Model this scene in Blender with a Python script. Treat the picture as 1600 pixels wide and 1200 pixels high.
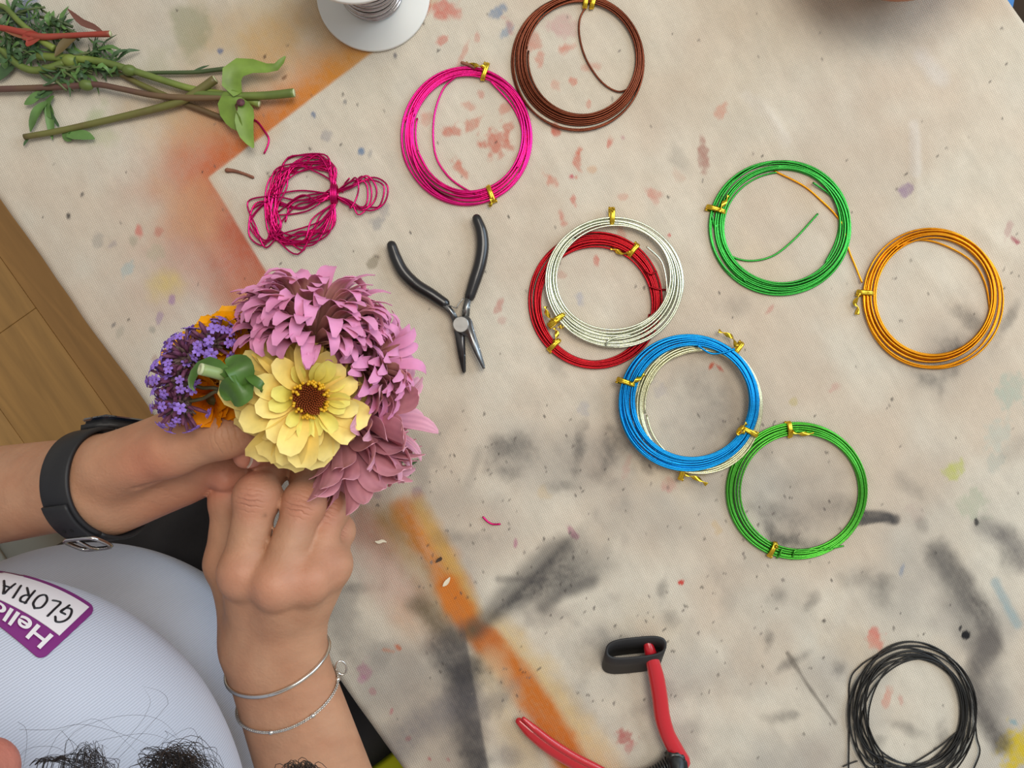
import bpy, bmesh, math, random
import numpy as np
import openvdb
from mathutils import Vector, Matrix
from mathutils.bvhtree import BVHTree

for o in list(bpy.data.objects):
    bpy.data.objects.remove(o)
scene = bpy.context.scene
COL = scene.collection
random.seed(7)
np.random.seed(7)

# ------------------------------------------------------------------ camera, world, lights, exposure
CAMZ, FPX, TZ = 1.32, 1250.0, 0.75          # camera height, focal length in pixels, table top height
cam_d = bpy.data.cameras.new('camera')
cam_d.sensor_width = 36.0
cam_d.lens = 36.0 * FPX / 1600.0
cam_d.clip_start = 0.01
cam = bpy.data.objects.new('camera', cam_d)
cam.location = (0, 0, CAMZ)
COL.objects.link(cam)
scene.camera = cam
scene.view_settings.view_transform = 'Standard'
scene.view_settings.look = 'None'
scene.view_settings.gamma = 1.0
scene.view_settings.use_curve_mapping = False
scene.view_settings.exposure = 0.0

world = bpy.data.worlds.new('room_light')
scene.world = world
world.use_nodes = True
bg = world.node_tree.nodes['Background']
bg.inputs['Color'].default_value = (1.0, 0.95, 0.90, 1)
bg.inputs['Strength'].default_value = 0.40

def area(name, loc, target, size, power, color, size_y=None):
    l = bpy.data.lights.new(name, 'AREA')
    l.shape = 'RECTANGLE'
    l.size = size
    l.size_y = size_y or size
    l.energy = power
    l.color = color
    o = bpy.data.objects.new(name, l)
    o.location = loc
    o.rotation_euler = (Vector(target) - Vector(loc)).to_track_quat('-Z', 'Y').to_euler()
    COL.objects.link(o)
    return o
area('window_light', (1.75, 0.65, 1.75), (0, 0, 0.8), 1.3, 23.0, (0.66, 0.83, 1.0), 1.3)
area('ceiling_lamp', (0.45, 0.5, 2.55), (0.0, 0.0, 0.75), 0.9, 19.0, (1.0, 0.93, 0.83))

# ------------------------------------------------------------------ helpers
def lin(r, g, b):
    f = lambda c: (c / 255) / 12.92 if c / 255 <= 0.04045 else ((c / 255 + 0.055) / 1.055) ** 2.4
    return (f(r), f(g), f(b))

def P(px, py, z=TZ):
    d = CAMZ - z
    return Vector(((px - 800) / FPX * d, (600 - py) / FPX * d, z))

PPM = FPX / (CAMZ - TZ)                      # pixels per metre on the table top
N2 = Vector((0.8165, 0.5774, 0))             # from the person's edge across the table
T2 = Vector((0.5774, -0.8165, 0))            # along the table edge
UP = Vector((0, 0, 1))
def NT(n, t, z):
    v = N2 * n + T2 * t
    return Vector((v.x, v.y, z))

def wloc(o):
    v = Vector((0, 0, 0))
    while o is not None:
        v = v + o.location
        o = o.parent
    return v

def tag(o, label=None, cat=None, group=None, kind=None):
    if label: o['label'] = label
    if cat: o['category'] = cat
    if group: o['group'] = group
    if kind: o['kind'] = kind
    return o

def thing(name, label, cat, loc, group=None):
    o = bpy.data.objects.new(name, None)
    o.empty_display_size = 0.02
    o.location = loc
    COL.objects.link(o)
    return tag(o, label, cat, group)

def new_mesh(name, verts, faces, mat, smooth=True, off=None, cols=None, mats=None, fmat=None):
    me = bpy.data.meshes.new(name)
    if off is not None:
        verts = [(v[0] - off[0], v[1] - off[1], v[2] - off[2]) for v in verts]
    me.from_pydata([tuple(v) for v in verts], [], faces)
    if smooth:
        me.polygons.foreach_set('use_smooth', [True] * len(me.polygons))
    for m in (mats or [mat]):
        me.materials.append(m)
    if fmat:
        me.polygons.foreach_set('material_index', fmat)
    if cols is not None:
        a = me.color_attributes.new('Col', 'FLOAT_COLOR', 'POINT')
        arr = np.ones((len(verts), 4), dtype=np.float32)
        arr[:, :3] = np.array(cols, dtype=np.float32)[:, :3]
        a.data.foreach_set('color', arr.ravel())
    me.update()
    return me

def obj(name, verts, faces, mat, parent=None, smooth=True, **kw):
    off = wloc(parent) if parent is not None else None
    me = new_mesh(name, verts, faces, mat, smooth, off, **kw)
    o = bpy.data.objects.new(name, me)
    if parent is not None:
        o.parent = parent
    COL.objects.link(o)
    return o

class MB:
    def __init__(s):
        s.v, s.f, s.c = [], [], []
    def add(s, vf, col=None):
        v, f = vf[0], vf[1]
        n = len(s.v)
        s.v += list(v)
        s.f += [tuple(i + n for i in q) for q in f]
        if col is not None:
            s.c += [col] * len(v)
        elif len(vf) > 2:
            s.c += list(vf[2])
        return s
    def build(s, name, mat, parent=None, smooth=True):
        return obj(name, s.v, s.f, mat, parent, smooth, cols=s.c if len(s.c) == len(s.v) and s.c else None)

def spline(pts, n):
    """Catmull-Rom through pts, n samples."""
    pts = [Vector(p) for p in pts]
    q = [pts[0] * 2 - pts[1]] + pts + [pts[-1] * 2 - pts[-2]]
    out = []
    m = len(pts) - 1
    for k in range(n):
        u = k / (n - 1) * m
        i = min(int(u), m - 1)
        u -= i
        a, b, c, d = q[i], q[i + 1], q[i + 2], q[i + 3]
        out.append(0.5 * ((2 * b) + (c - a) * u + (2 * a - 5 * b + 4 * c - d) * u * u + (3 * b - a - 3 * c + d) * u ** 3))
    return out

def interp(vals, k, n):
    u = k / (n - 1) * (len(vals) - 1)
    i = min(int(u), len(vals) - 2)
    u -= i
    return vals[i] * (1 - u) + vals[i + 1] * u

def tube(pts, rad, seg=8, closed=False, caps=True, flat=1.0, up=None, roundcap=False):
    """Sweep a circle (height scaled by flat against 'up') along pts; rad is a number or a list."""
    pts = [Vector(p) for p in pts]
    n = len(pts)
    if not isinstance(rad, (list, tuple)):
        rad = [rad] * n
    elif len(rad) != n:
        rad = [interp(list(rad), k, n) for k in range(n)]
    if roundcap:
        a, b = (pts[0] - pts[1]).normalized(), (pts[-1] - pts[-2]).normalized()
        r0, r1 = rad[0], rad[-1]
        pre = [pts[0] + a * r0 * math.sin(t) for t in (1.5, 1.1, 0.6)]
        post = [pts[-1] + b * r1 * math.sin(t) for t in (0.6, 1.1, 1.5)]
        rad = [r0 * math.cos(t) for t in (1.5, 1.1, 0.6)] + list(rad) + [r1 * math.cos(t) for t in (0.6, 1.1, 1.5)]
        pts = pre + pts + post
        n = len(pts)
    vs, fs = [], []
    nrm = None
    for i in range(n):
        if closed:
            tg = pts[(i + 1) % n] - pts[i - 1]
        else:
            tg = pts[min(i + 1, n - 1)] - pts[max(i - 1, 0)]
        if tg.length < 1e-9: tg = Vector((0, 0, 1))
        tg.normalize()
        if up is not None:
            nrm = Vector(up) - tg * tg.dot(Vector(up))
        elif nrm is None:
            a = Vector((0, 0, 1)) if abs(tg.z) < 0.9 else Vector((1, 0, 0))
            nrm = a - tg * tg.dot(a)
        else:
            nrm = nrm - tg * tg.dot(nrm)
        nrm = nrm.normalized()
        bi = tg.cross(nrm)
        for k in range(seg):
            an = 2 * math.pi * k / seg
            vs.append(pts[i] + (bi * math.cos(an) + nrm * (math.sin(an) * flat)) * rad[i])
    for i in range(n if closed else n - 1):
        j = (i + 1) % n
        for k in range(seg):
            l = (k + 1) % seg
            fs.append((i * seg + k, i * seg + l, j * seg + l, j * seg + k))
    if caps and not closed:
        fs.append(tuple(range(seg - 1, -1, -1)))
        fs.append(tuple((n - 1) * seg + k for k in range(seg)))
    return vs, fs

def box(c, s, rot=None):
    v = []
    for dx in (-1, 1):
        for dy in (-1, 1):
            for dz in (-1, 1):
                p = Vector((dx * s[0] / 2, dy * s[1] / 2, dz * s[2] / 2))
                if rot is not None: p = rot @ p
                v.append(Vector(c) + p)
    return v, [(0, 1, 3, 2), (4, 6, 7, 5), (0, 4, 5, 1), (2, 3, 7, 6), (0, 2, 6, 4), (1, 5, 7, 3)]

def bev(vf, w, seg=2):
    bm = bmesh.new()
    vs = [bm.verts.new(v) for v in vf[0]]
    for f in vf[1]:
        bm.faces.new([vs[i] for i in f])
    bmesh.ops.recalc_face_normals(bm, faces=bm.faces)
    bmesh.ops.bevel(bm, geom=list(bm.edges), offset=w, segments=seg, affect='EDGES', clamp_overlap=True)
    bm.verts.index_update()
    v = [x.co.copy() for x in bm.verts]
    f = [tuple(x.index for x in q.verts) for q in bm.faces]
    bm.free()
    return v, f

def prism(poly, z0, z1, bevel=0.0, seg=2):
    n = len(poly)
    v = [Vector((p[0], p[1], z0)) for p in poly] + [Vector((p[0], p[1], z1)) for p in poly]
    f = [tuple(range(n - 1, -1, -1)), tuple(range(n, 2 * n))]
    f += [(i, (i + 1) % n, n + (i + 1) % n, n + i) for i in range(n)]
    return bev((v, f), bevel, seg) if bevel else (v, f)

def lathe(prof, c, seg=48, axis=None):
    """prof: (radius, height) pairs; a closed profile makes a solid of revolution."""
    q = Vector((0, 0, 1)).rotation_difference(Vector(axis)) if axis is not None else None
    v, f = [], []
    n = len(prof)
    for k in range(seg):
        a = 2 * math.pi * k / seg
        for r, h in prof:
            p = Vector((r * math.cos(a), r * math.sin(a), h))
            if q: p = q @ p
            v.append(Vector(c) + p)
    for k in range(seg):
        l = (k + 1) % seg
        for i in range(n - 1):
            f.append((k * n + i, l * n + i, l * n + i + 1, k * n + i + 1))
    return v, f

def blob(c, r, seg=10, rings=6, M=None):
    v, f = [], []
    for i in range(rings + 1):
        th = math.pi * i / rings
        for k in range(seg):
            a = 2 * math.pi * k / seg
            p = Vector((r[0] * math.sin(th) * math.cos(a), r[1] * math.sin(th) * math.sin(a), r[2] * math.cos(th)))
            if M is not None: p = M @ p
            v.append(Vector(c) + p)
    for i in range(rings):
        for k in range(seg):
            l = (k + 1) % seg
            f.append((i * seg + k, (i + 1) * seg + k, (i + 1) * seg + l, i * seg + l))
    return v, f

def blade(cl, wid, nrm, cup=0.0, thick=0.0004, nx=5, wave=0.0, cols=None, rnd=None):
    """A thin closed leaf or petal about the centre line cl; nrm are its front normals."""
    n = len(cl)
    F, B, CF, CB = [], [], [], []
    for i in range(n):
        tg = (cl[min(i + 1, n - 1)] - cl[max(i - 1, 0)]).normalized()
        nn = nrm[i] if isinstance(nrm, list) else Vector(nrm)
        nn = (nn - tg * tg.dot(nn)).normalized()
        sd = nn.cross(tg)
        w = wid[i] if len(wid) == n else interp(list(wid), i, n)
        for k in range(nx):
            u = -1 + 2 * k / (nx - 1)
            p = cl[i] + sd * (u * w) + nn * (cup * w * u * u + (wave * w * math.sin(i * 2.1 + k * 2.6) * abs(u) if wave else 0))
            e = thick * (1 - 0.7 * abs(u))
            F.append(p + nn * e * 0.5)
            B.append(p - nn * e * 0.5)
            if cols:
                CF.append(cols(i / (n - 1), u, True)); CB.append(cols(i / (n - 1), u, False))
    m = n * nx
    fs = []
    for i in range(n - 1):
        for k in range(nx - 1):
            a = i * nx + k
            fs.append((a, a + 1, a + nx + 1, a + nx))
            fs.append((m + a, m + a + nx, m + a + nx + 1, m + a + 1))
    # rim with its own vertices, so that the two faces shade flat and thin
    rim = [i * nx for i in range(n)] + [(n - 1) * nx + k for k in range(1, nx)] + [i * nx + nx - 1 for i in range(n - 2, -1, -1)] + [k for k in range(nx - 2, 0, -1)]
    q, r_ = 2 * m, len(rim)
    R1, R2 = [F[i] for i in rim], [B[i] for i in rim]
    for i in range(r_):
        j = (i + 1) % r_
        fs.append((q + i, q + j, q + r_ + j, q + r_ + i))
    V = F + B + R1 + R2
    return (V, fs, CF + CB + [CF[i] for i in rim] + [CB[i] for i in rim]) if cols else (V, fs)

# ------------------------------------------------------------------ materials
def mat(name, color, rough=0.5, metal=0.0, noise=None, bump=None, spec=0.5, sub=0.0, coat=0.0, attr=False, trans=0.0):
    m = bpy.data.materials.new(name)
    m.use_nodes = True
    nt = m.node_tree
    b = nt.nodes['Principled BSDF']
    b.inputs['Base Color'].default_value = (*color, 1)
    b.inputs['Roughness'].default_value = rough
    b.inputs['Metallic'].default_value = metal
    b.inputs['Specular IOR Level'].default_value = spec
    b.inputs['Coat Weight'].default_value = coat
    if sub:
        b.inputs['Subsurface Weight'].default_value = sub
        b.inputs['Subsurface Radius'].default_value = (0.006, 0.0025, 0.0015)
        b.inputs['Subsurface Scale'].default_value = 1.0
    if trans:
        b.inputs['Transmission Weight'].default_value = trans
    tc = nt.nodes.new('ShaderNodeTexCoord')
    src = None
    if attr:
        a = nt.nodes.new('ShaderNodeVertexColor')
        a.layer_name = 'Col'
        src = a.outputs['Color']
    if noise:
        scale, amt = noise[0], noise[1]
        n = nt.nodes.new('ShaderNodeTexNoise')
        n.inputs['Scale'].default_value = scale
        n.inputs['Detail'].default_value = 4
        nt.links.new(tc.outputs['Object'], n.inputs['Vector'])
        r = nt.nodes.new('ShaderNodeMapRange')
        r.inputs['From Min'].default_value = 0.3
        r.inputs['From Max'].default_value = 0.7
        r.inputs['To Min'].default_value = 1 - amt
        r.inputs['To Max'].default_value = 1 + amt
        nt.links.new(n.outputs['Fac'], r.inputs['Value'])
        mx = nt.nodes.new('ShaderNodeMix')
        mx.data_type = 'RGBA'
        mx.blend_type = 'MULTIPLY'
        mx.inputs['Factor'].default_value = 1
        if src: nt.links.new(src, mx.inputs['A'])
        else: mx.inputs['A'].default_value = (*color, 1)
        nt.links.new(r.outputs['Result'], mx.inputs['B'])
        src = mx.outputs['Result']
    if src:
        nt.links.new(src, b.inputs['Base Color'])
    if bump:
        n = nt.nodes.new('ShaderNodeTexNoise')
        n.inputs['Scale'].default_value = bump[0]
        n.inputs['Detail'].default_value = 5
        nt.links.new(tc.outputs['Object'], n.inputs['Vector'])
        bp = nt.nodes.new('ShaderNodeBump')
        bp.inputs['Strength'].default_value = bump[1]
        bp.inputs['Distance'].default_value = bump[2] if len(bump) > 2 else 0.001
        nt.links.new(n.outputs['Fac'], bp.inputs['Height'])
        nt.links.new(bp.outputs['Normal'], b.inputs['Normal'])
    return m

# ------------------------------------------------------------------ noise in numpy (stains, drape)
def vnoise(x, y, seed=0):
    xi, yi = np.floor(x).astype(np.int64), np.floor(y).astype(np.int64)
    fx, fy = x - xi, y - yi
    fx, fy = fx * fx * (3 - 2 * fx), fy * fy * (3 - 2 * fy)
    def h(a, b):
        k = (a * 374761393 + b * 668265263 + seed * 1442695041) & 0xFFFFFFFF
        k = ((k ^ (k >> 13)) * 1274126177) & 0xFFFFFFFF
        k = k ^ (k >> 16)
        return (k & 0xFFFF) / 65535.0
    return (h(xi, yi) * (1 - fx) + h(xi + 1, yi) * fx) * (1 - fy) + (h(xi, yi + 1) * (1 - fx) + h(xi + 1, yi + 1) * fx) * fy
def fbm(x, y, seed=0, oct=4):
    s, a, t = 0, 1.0, 0
    for o in range(oct):
        s = s + a * vnoise(x * 2 ** o, y * 2 ** o, seed + o * 17)
        t += a
        a *= 0.5
    return s / t
def sstep(a, b, x):
    u = np.clip((x - a) / (b - a), 0, 1)
    return u * u * (3 - 2 * u)
# ------------------------------------------------------------------ floor of oak planks
def plank_mat(name, color):
    m = bpy.data.materials.new(name)
    m.use_nodes = True
    nt = m.node_tree
    b = nt.nodes['Principled BSDF']
    b.inputs['Roughness'].default_value = 0.45
    tc = nt.nodes.new('ShaderNodeTexCoord')
    mp = nt.nodes.new('ShaderNodeMapping')
    mp.vector_type = 'TEXTURE'
    mp.inputs['Rotation'].default_value = (0, 0, math.radians(-54.7))
    mp.inputs['Scale'].default_value = (1.0, 0.10, 1.0)
    nt.links.new(tc.outputs['Object'], mp.inputs['Vector'])
    n = nt.nodes.new('ShaderNodeTexNoise')
    n.inputs['Scale'].default_value = 5.0
    n.inputs['Detail'].default_value = 7
    n.inputs['Distortion'].default_value = 0.6
    nt.links.new(mp.outputs['Vector'], n.inputs['Vector'])
    r = nt.nodes.new('ShaderNodeValToRGB')
    r.color_ramp.elements[0].position = 0.30
    r.color_ramp.elements[1].position = 0.72
    r.color_ramp.elements[0].color = (*[c * 0.80 for c in color], 1)
    r.color_ramp.elements[1].color = (*[c * 1.15 for c in color], 1)
    nt.links.new(n.outputs['Fac'], r.inputs['Fac'])
    nt.links.new(r.outputs['Color'], b.inputs['Base Color'])
    return m
m_oak = [plank_mat('oak_warm', lin(186, 142, 80)), plank_mat('oak_light', lin(194, 150, 88)), plank_mat('oak_dark', lin(178, 132, 72))]
m_sub = mat('subfloor', lin(60, 45, 30), 0.9, noise=(8, 0.2))
fl = obj('floor', *box((0, 0, -0.03), (3.2, 3.2, 0.02)), m_sub, smooth=False)
tag(fl, 'floor of warm brown oak planks seen below the table edge', kind='structure')
seam = NT(0, 0, 0)
ps = P(56, 481, 0.0)
n_seam = ps.dot(N2)
PW = 0.145
rotp = Matrix.Rotation(math.atan2(T2.y, T2.x), 3, 'Z')
for r in range(-9, 12):
    nc = n_seam + (r - 0.5) * PW
    L = 1.3
    t0 = ps.dot(T2) if r == 0 else ps.dot(T2) + 0.37 * ((r * 7) % 5) / 1.7 + 0.2
    for k in range(-2, 2):
        tcn = t0 + (k + 0.5) * L
        if abs(tcn) > 1.6: continue
        c = NT(nc, tcn, -0.01)
        o = obj('plank', *bev(box(c, (L - 0.0006, PW - 0.0006, 0.02), rotp), 0.0007, 1), m_oak[(r * 5 + k * 3) % 3], fl, smooth=False)

# ------------------------------------------------------------------ work table and its canvas
m_tablewood = mat('table_wood', lin(150, 115, 75), 0.5, noise=(14, 0.2))
N0, N1 = -0.2177, 0.4436
tb = thing('work_table', 'long wooden work table hidden under the paint-stained canvas', 'table', NT((N0 + N1) / 2, 0, 0))
obj('tabletop', *bev(box(NT((N0 + N1) / 2, 0, TZ - 0.0185), (1.5, N1 - N0 - 0.01, 0.03), rotp), 0.004), m_tablewood, tb, smooth=False)
for a in (-0.68, 0.68):
    for b in (N0 + 0.07, N1 - 0.07):
        obj('leg', *bev(box(NT(b, a, (TZ - 0.0335) / 2), (0.055, 0.055, TZ - 0.0335), rotp), 0.004), m_tablewood, tb, smooth=False)

# canvas: a fine grid over the table that rolls over the long edges
du = 0.0012
nn_ = np.linspace(N0, N1, int((N1 - N0) / du) + 1)
tt_ = np.concatenate([np.linspace(-0.752, -0.47, 40)[:-1], np.arange(-0.47, 0.47, du), np.linspace(0.47, 0.752, 40)])
# profile across the table: hang, roll, flat, roll, hang  -> (n, z)
R = 0.006
roll = [(R * (1 - math.cos(a)), -R * (1 - math.sin(a))) for a in np.linspace(0, math.pi / 2, 7)[:-1]]
prof = [(N0 - R + 0.0, TZ - R - d) for d in (0.07, 0.05, 0.03, 0.015, 0.006)]
prof += [(N0 - R + p[0], TZ + p[1]) for p in roll]
prof += [(n, TZ) for n in nn_]
prof += [(N1 + R - p[0], TZ + p[1]) for p in roll[::-1]]
prof += [(N1 + R, TZ - R - d) for d in (0.006, 0.015, 0.03, 0.05, 0.07)]
prof = np.array(prof)
NN, TT = np.meshgrid(prof[:, 0], tt_, indexing='ij')
ZZ = np.repeat(prof[:, 1][:, None], len(tt_), 1)
X = NN * N2.x + TT * T2.x
Y = NN * N2.y + TT * T2.y
px = X / (CAMZ - TZ) * FPX + 800
py = 600 - Y / (CAMZ - TZ) * FPX
ins = sstep(N0, N0 + 0.02, NN) * (1 - sstep(N1 - 0.02, N1, NN))
# gentle creases and ripples of the cloth (never below the table)
rip = (fbm(px / 90 + py / 300, py / 260, 3, 3) - 0.5) * 0.0016
cre = np.zeros_like(px)
for (x0, y0, x1, y1, w, h) in ((1178, 145, 1232, 225, 9, 0.0011), (1428, 190, 1432, 330, 8, 0.0009), (1240, 260, 1330, 420, 12, 0.0008),
                               (1350, 330, 1600, 560, 18, 0.0010), (560, 800, 720, 980, 14, 0.0012), (640, 800, 690, 930, 10, 0.0010),
                               (1500, 330, 1600, 420, 14, 0.0009), (300, 330, 420, 560, 14, 0.0008), (1150, 900, 1400, 1180, 20, 0.0009),
                               (1000, 940, 1250, 1010, 16, 0.0007), (1330, 880, 1290, 1010, 12, 0.0008)):
    dx, dy = x1 - x0, y1 - y0
    h2 = np.clip(((px - x0) * dx + (py - y0) * dy) / (dx * dx + dy * dy), 0, 1)
    dd = np.hypot(px - x0 - h2 * dx, py - y0 - h2 * dy)
    cre += h * np.exp(-(dd / w) ** 2) * (np.sin(h2 * math.pi) ** 0.7)
ZZ = ZZ + (rip + cre + 0.0006) * ins - 0.0004 * ins
edge_wob = (fbm(TT * 14, TT * 0 + 3.3, 9, 3) - 0.5) * 0.004
X = X + N2.x * edge_wob * (1 - ins)
Y = Y + N2.y * edge_wob * (1 - ins)

# colour of the cloth: raw canvas plus its paint stains
C = np.empty(px.shape + (3,))
def L3(r, g, b): return np.array(lin(r, g, b))
big = fbm(px / 260, py / 260, 21, 4)[..., None]
C[:] = L3(203, 196, 181) * (1 - big) + L3(217, 209, 192) * big
warm = sstep(0, 1, (1150 - np.hypot(px - 1180, py - 120)) / 900)[..., None] * 0.25
C = C * (1 - warm) + L3(222, 202, 176) * warm
fine = fbm(px / 5, py / 5, 33, 3)
med = fbm(px / 26, py / 26, 41, 4)
fib = fbm((px * 0.58 + py * 0.82) / 30, (px * 0.82 - py * 0.58) / 4, 52, 3)

mott = fbm((px * 0.58 + py * 0.82) / 34, (px * 0.82 - py * 0.58) / 11, 55, 4)
blot = fbm(px / 38, py / 38, 57, 3)
C *= (1 + 0.16 * (mott - 0.5) + 0.12 * (blot - 0.5))[..., None]
C *= 1 + (fbm(px / 70, py / 70, 58, 3) - 0.5)[..., None] * np.array([0.02, -0.05, -0.10])

def lay(mask, col, a):
    global C
    k = np.clip(mask * a, 0, 1)[..., None]
    C = C * (1 - k) + L3(*col) * k
def spot(cx, cy, rx, ry, ang, col, a=0.7, soft=0.5, rough=0.6, grain=0.3, seed=0, ns=14):
    ca, sa = math.cos(math.radians(ang)), math.sin(math.radians(ang))
    R_ = max(rx, ry) * 3.0
    sel = (np.abs(px - cx) < R_) & (np.abs(py - cy) < R_)
    if not sel.any(): return
    rq = ((seed * 7919 + 13) % 97) / 97.0
    if rough >= 0.3 and rx < 30: rx, ry, ang, rough = rx * (0.9 + 0.5 * rq), ry * (1.05 - 0.35 * rq), ang + 120 * rq, rough * 1.25
    ca, sa = math.cos(math.radians(ang)), math.sin(math.radians(ang))
    x, y = px[sel] - cx, py[sel] - cy
    u, v = (x * ca + y * sa) / rx, (-x * sa + y * ca) / ry
    d = np.hypot(u, v) + (fbm(px[sel] / ns, py[sel] / ns, seed + 5, 4) - 0.5) * 2 * rough
    k = 1 - sstep(1 - soft, 1 + soft * 0.35, d)
    k = k * (1 - grain + grain * 2 * (fine[sel] * 0.6 + fib[sel] * 0.4))
    k = np.clip(k * a, 0, 1)[..., None]
    C[sel] = C[sel] * (1 - k) + L3(*col) * k
def side(x0, y0, x1, y1):
    L_ = math.hypot(x1 - x0, y1 - y0)
    return ((px - x0) * (y1 - y0) - (py - y0) * (x1 - x0)) / L_, ((px - x0) * (x1 - x0) + (py - y0) * (y1 - y0)) / L_
def stencil(x0, y0, x1, y1, sgn, fade, col, a, e0=20, e1=20, sharp=3.0, seed=0, hard0=0.0):
    """spray that stops sharply at a masked edge and fades away from it"""
    d, s = side(x0, y0, x1, y1)
    L_ = math.hypot(x1 - x0, y1 - y0)
    d = d * sgn + (med - 0.5) * 1.5
    k = sstep(-sharp, sharp, d) * np.exp(-np.clip(d - hard0, 0, None) / fade * (0.7 + med * 0.6))
    k = k * sstep(-e0, e0, s) * (1 - sstep(L_ - e1, L_ + e1, s))
    k = k * (0.75 + 0.5 * (fine * 0.5 + med * 0.5))
    lay(k, col, a)
def stroke(pts, w, col, a, soft=0.6, rough=0.5, grain=0.4, seed=0):
    """soft brushed band through pts"""
    d = np.full(px.shape, 1e9)
    for (x0, y0), (x1, y1) in zip(pts[:-1], pts[1:]):
        dx, dy = x1 - x0, y1 - y0
        h = np.clip(((px - x0) * dx + (py - y0) * dy) / (dx * dx + dy * dy), 0, 1)
        d = np.minimum(d, np.hypot(px - x0 - h * dx, py - y0 - h * dy))
    d = d / w + (fbm(px / 22, py / 22, seed + 61, 4) - 0.5) * 2 * rough
    k = (1 - sstep(1 - soft, 1 + soft, d)) * (1 - grain + grain * 2 * (fine * 0.5 + fib * 0.5))
    lay(k, col, a)

# washes
lay(sstep(0.45, 0.75, fbm(px / 170, py / 170, 71, 4)), (196, 174, 152), 0.40)
lay(sstep(0.50, 0.80, fbm(px / 120, py / 150, 72, 4)) * sstep(500, 1000, py) , (150, 145, 140), 0.45)
lay(sstep(0.50, 0.80, fbm(px / 60, py / 60, 73, 4)) * sstep(560, 760, py) * (1 - sstep(1000, 1300, px)), (120, 115, 112), 0.40)
lay(sstep(0.2, 0.8, (700 - py) / 900) * 0.5 * sstep(0.4, 0.7, fbm(px / 140, py / 140, 74, 3)), (190, 180, 150), 0.25)
# top left: orange and red spray around a masked sheet
spot(430, 60, 150, 90, -20, (200, 165, 105), 0.65, 0.9, 0.5, 0.25, 1, 60)
spot(300, 190, 110, 80, 0, (202, 160, 105), 0.6, 0.9, 0.5, 0.25, 2, 50)
spot(295, 50, 36, 46, 10, (158, 158, 130), 0.65, 0.5, 0.5, 0.3, 3, 20)
spot(250, 110, 40, 34, 0, (176, 172, 140), 0.35, 0.8, 0.6, 0.3, 4)
spot(32, 20, 24, 34, 10, (95, 120, 160), 0.75, 0.6, 0.5, 0.3, 5)
spot(150, 185, 22, 18, 0, (165, 180, 135), 0.5, 0.8, 0.5, 0.3, 6)
spot(160, 215, 30, 18, 0, (175, 185, 140), 0.35, 0.8, 0.5, 0.3, 7)
def wedge_spray():
    p0, p1, p2 = (620, 52), (326, 278), (436, 456)
    def segd(a, b):
        dx, dy = b[0] - a[0], b[1] - a[1]
        h = np.clip(((px - a[0]) * dx + (py - a[1]) * dy) / (dx * dx + dy * dy), 0, 1)
        return np.hypot(px - a[0] - h * dx, py - a[1] - h * dy), h
    da, ha = segd(p0, p1)
    db, hb_ = segd(p1, p2)
    o1, _ = side(*p0, *p1)
    o2, _ = side(*p1, *p2)
    wob = (med - 0.5) * 2
    inside = sstep(-2.5, 2.5, o1 + wob) * sstep(-2.5, 2.5, o2 + wob)
    d = np.minimum(da, db)
    pos = np.where(da < db, ha * 0.62, 0.62 + hb_ * 0.38)       # 0 at the spool .. 1 at the flowers
    nz_ = fbm(px / 60, py / 60, 91, 4)
    rad = 62 + 46 * sstep(0.58, 0.72, pos) + 70 * (nz_ - 0.5)
    k = np.exp(-np.clip(d - 8, 0, None) ** 1.5 / (rad * 0.92) ** 1.5)
    k = k * (1 - inside) * (0.78 + 0.44 * (fine * 0.5 + med * 0.5))
    k = k * (1 - sstep(0.93, 1.0, pos))
    cs_ = [(0.0, (196, 150, 84)), (0.22, (206, 132, 52)), (0.42, (206, 118, 50)), (0.60, (196, 110, 76)), (0.75, (184, 102, 80)), (1.0, (184, 108, 84))]
    global C
    col = np.zeros_like(C)
    for ch in range(3):
        col[..., ch] = np.interp(pos, [c[0] for c in cs_], [lin(*c[1])[ch] for c in cs_])
    k = np.clip(k * 0.95, 0, 1)[..., None]
    C = C * (1 - k) + col * k
wedge_spray()
spot(385, 470, 60, 60, 0, (190, 120, 92), 0.75, 0.9, 0.5, 0.3, 11, 40)
spot(300, 330, 70, 60, 40, (205, 160, 120), 0.55, 0.9, 0.5, 0.3, 12, 40)
spot(255, 448, 34, 28, 0, (212, 190, 110), 0.6, 0.9, 0.5, 0.3, 13, 24)
for (x, y, r, c, a) in ((218, 362, 9, (205, 110, 100), .7), (247, 362, 9, (190, 110, 95), .6), (244, 395, 16, (180, 175, 150), .5), (208, 378, 10, (165, 160, 140), .6),
                        (154, 376, 12, (165, 160, 150), .6), (175, 383, 8, (160, 150, 150), .6), (198, 421, 13, (165, 185, 185), .6),
                        (268, 468, 7, (165, 130, 165), .8), (248, 498, 8, (165, 140, 165), .7), (107, 338, 6, (40, 40, 45), .95), (129, 304, 4, (90, 85, 85), .8),
                        (178, 507, 4, (90, 90, 95), .7), (238, 515, 6, (150, 150, 140), .6), (243, 563, 8, (170, 140, 130), .6), (187, 520, 8, (165, 160, 145), .5),
                        (344, 80, 6, (90, 110, 150), .8), (414, 89, 4, (90, 70, 60), .8), (444, 122, 5, (110, 75, 50), .8), (565, 237, 6, (105, 130, 160), .9),
                        (490, 180, 5, (110, 125, 150), .9), (510, 212, 11, (150, 148, 150), .6), (540, 160, 4, (120, 120, 120), .7), (617, 87, 5, (90, 90, 100), .8),
                        (583, 410, 12, (150, 140, 120), .75), (578, 240, 6, (150, 150, 150), .5), (590, 350, 12, (150, 150, 150), .6), (600, 330, 12, (150, 148, 150), .5)):
    spot(x, y, r, r * 0.9, 30, c, a * 0.9, 0.45, 0.45, 0.3, int(x), 8)
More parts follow.
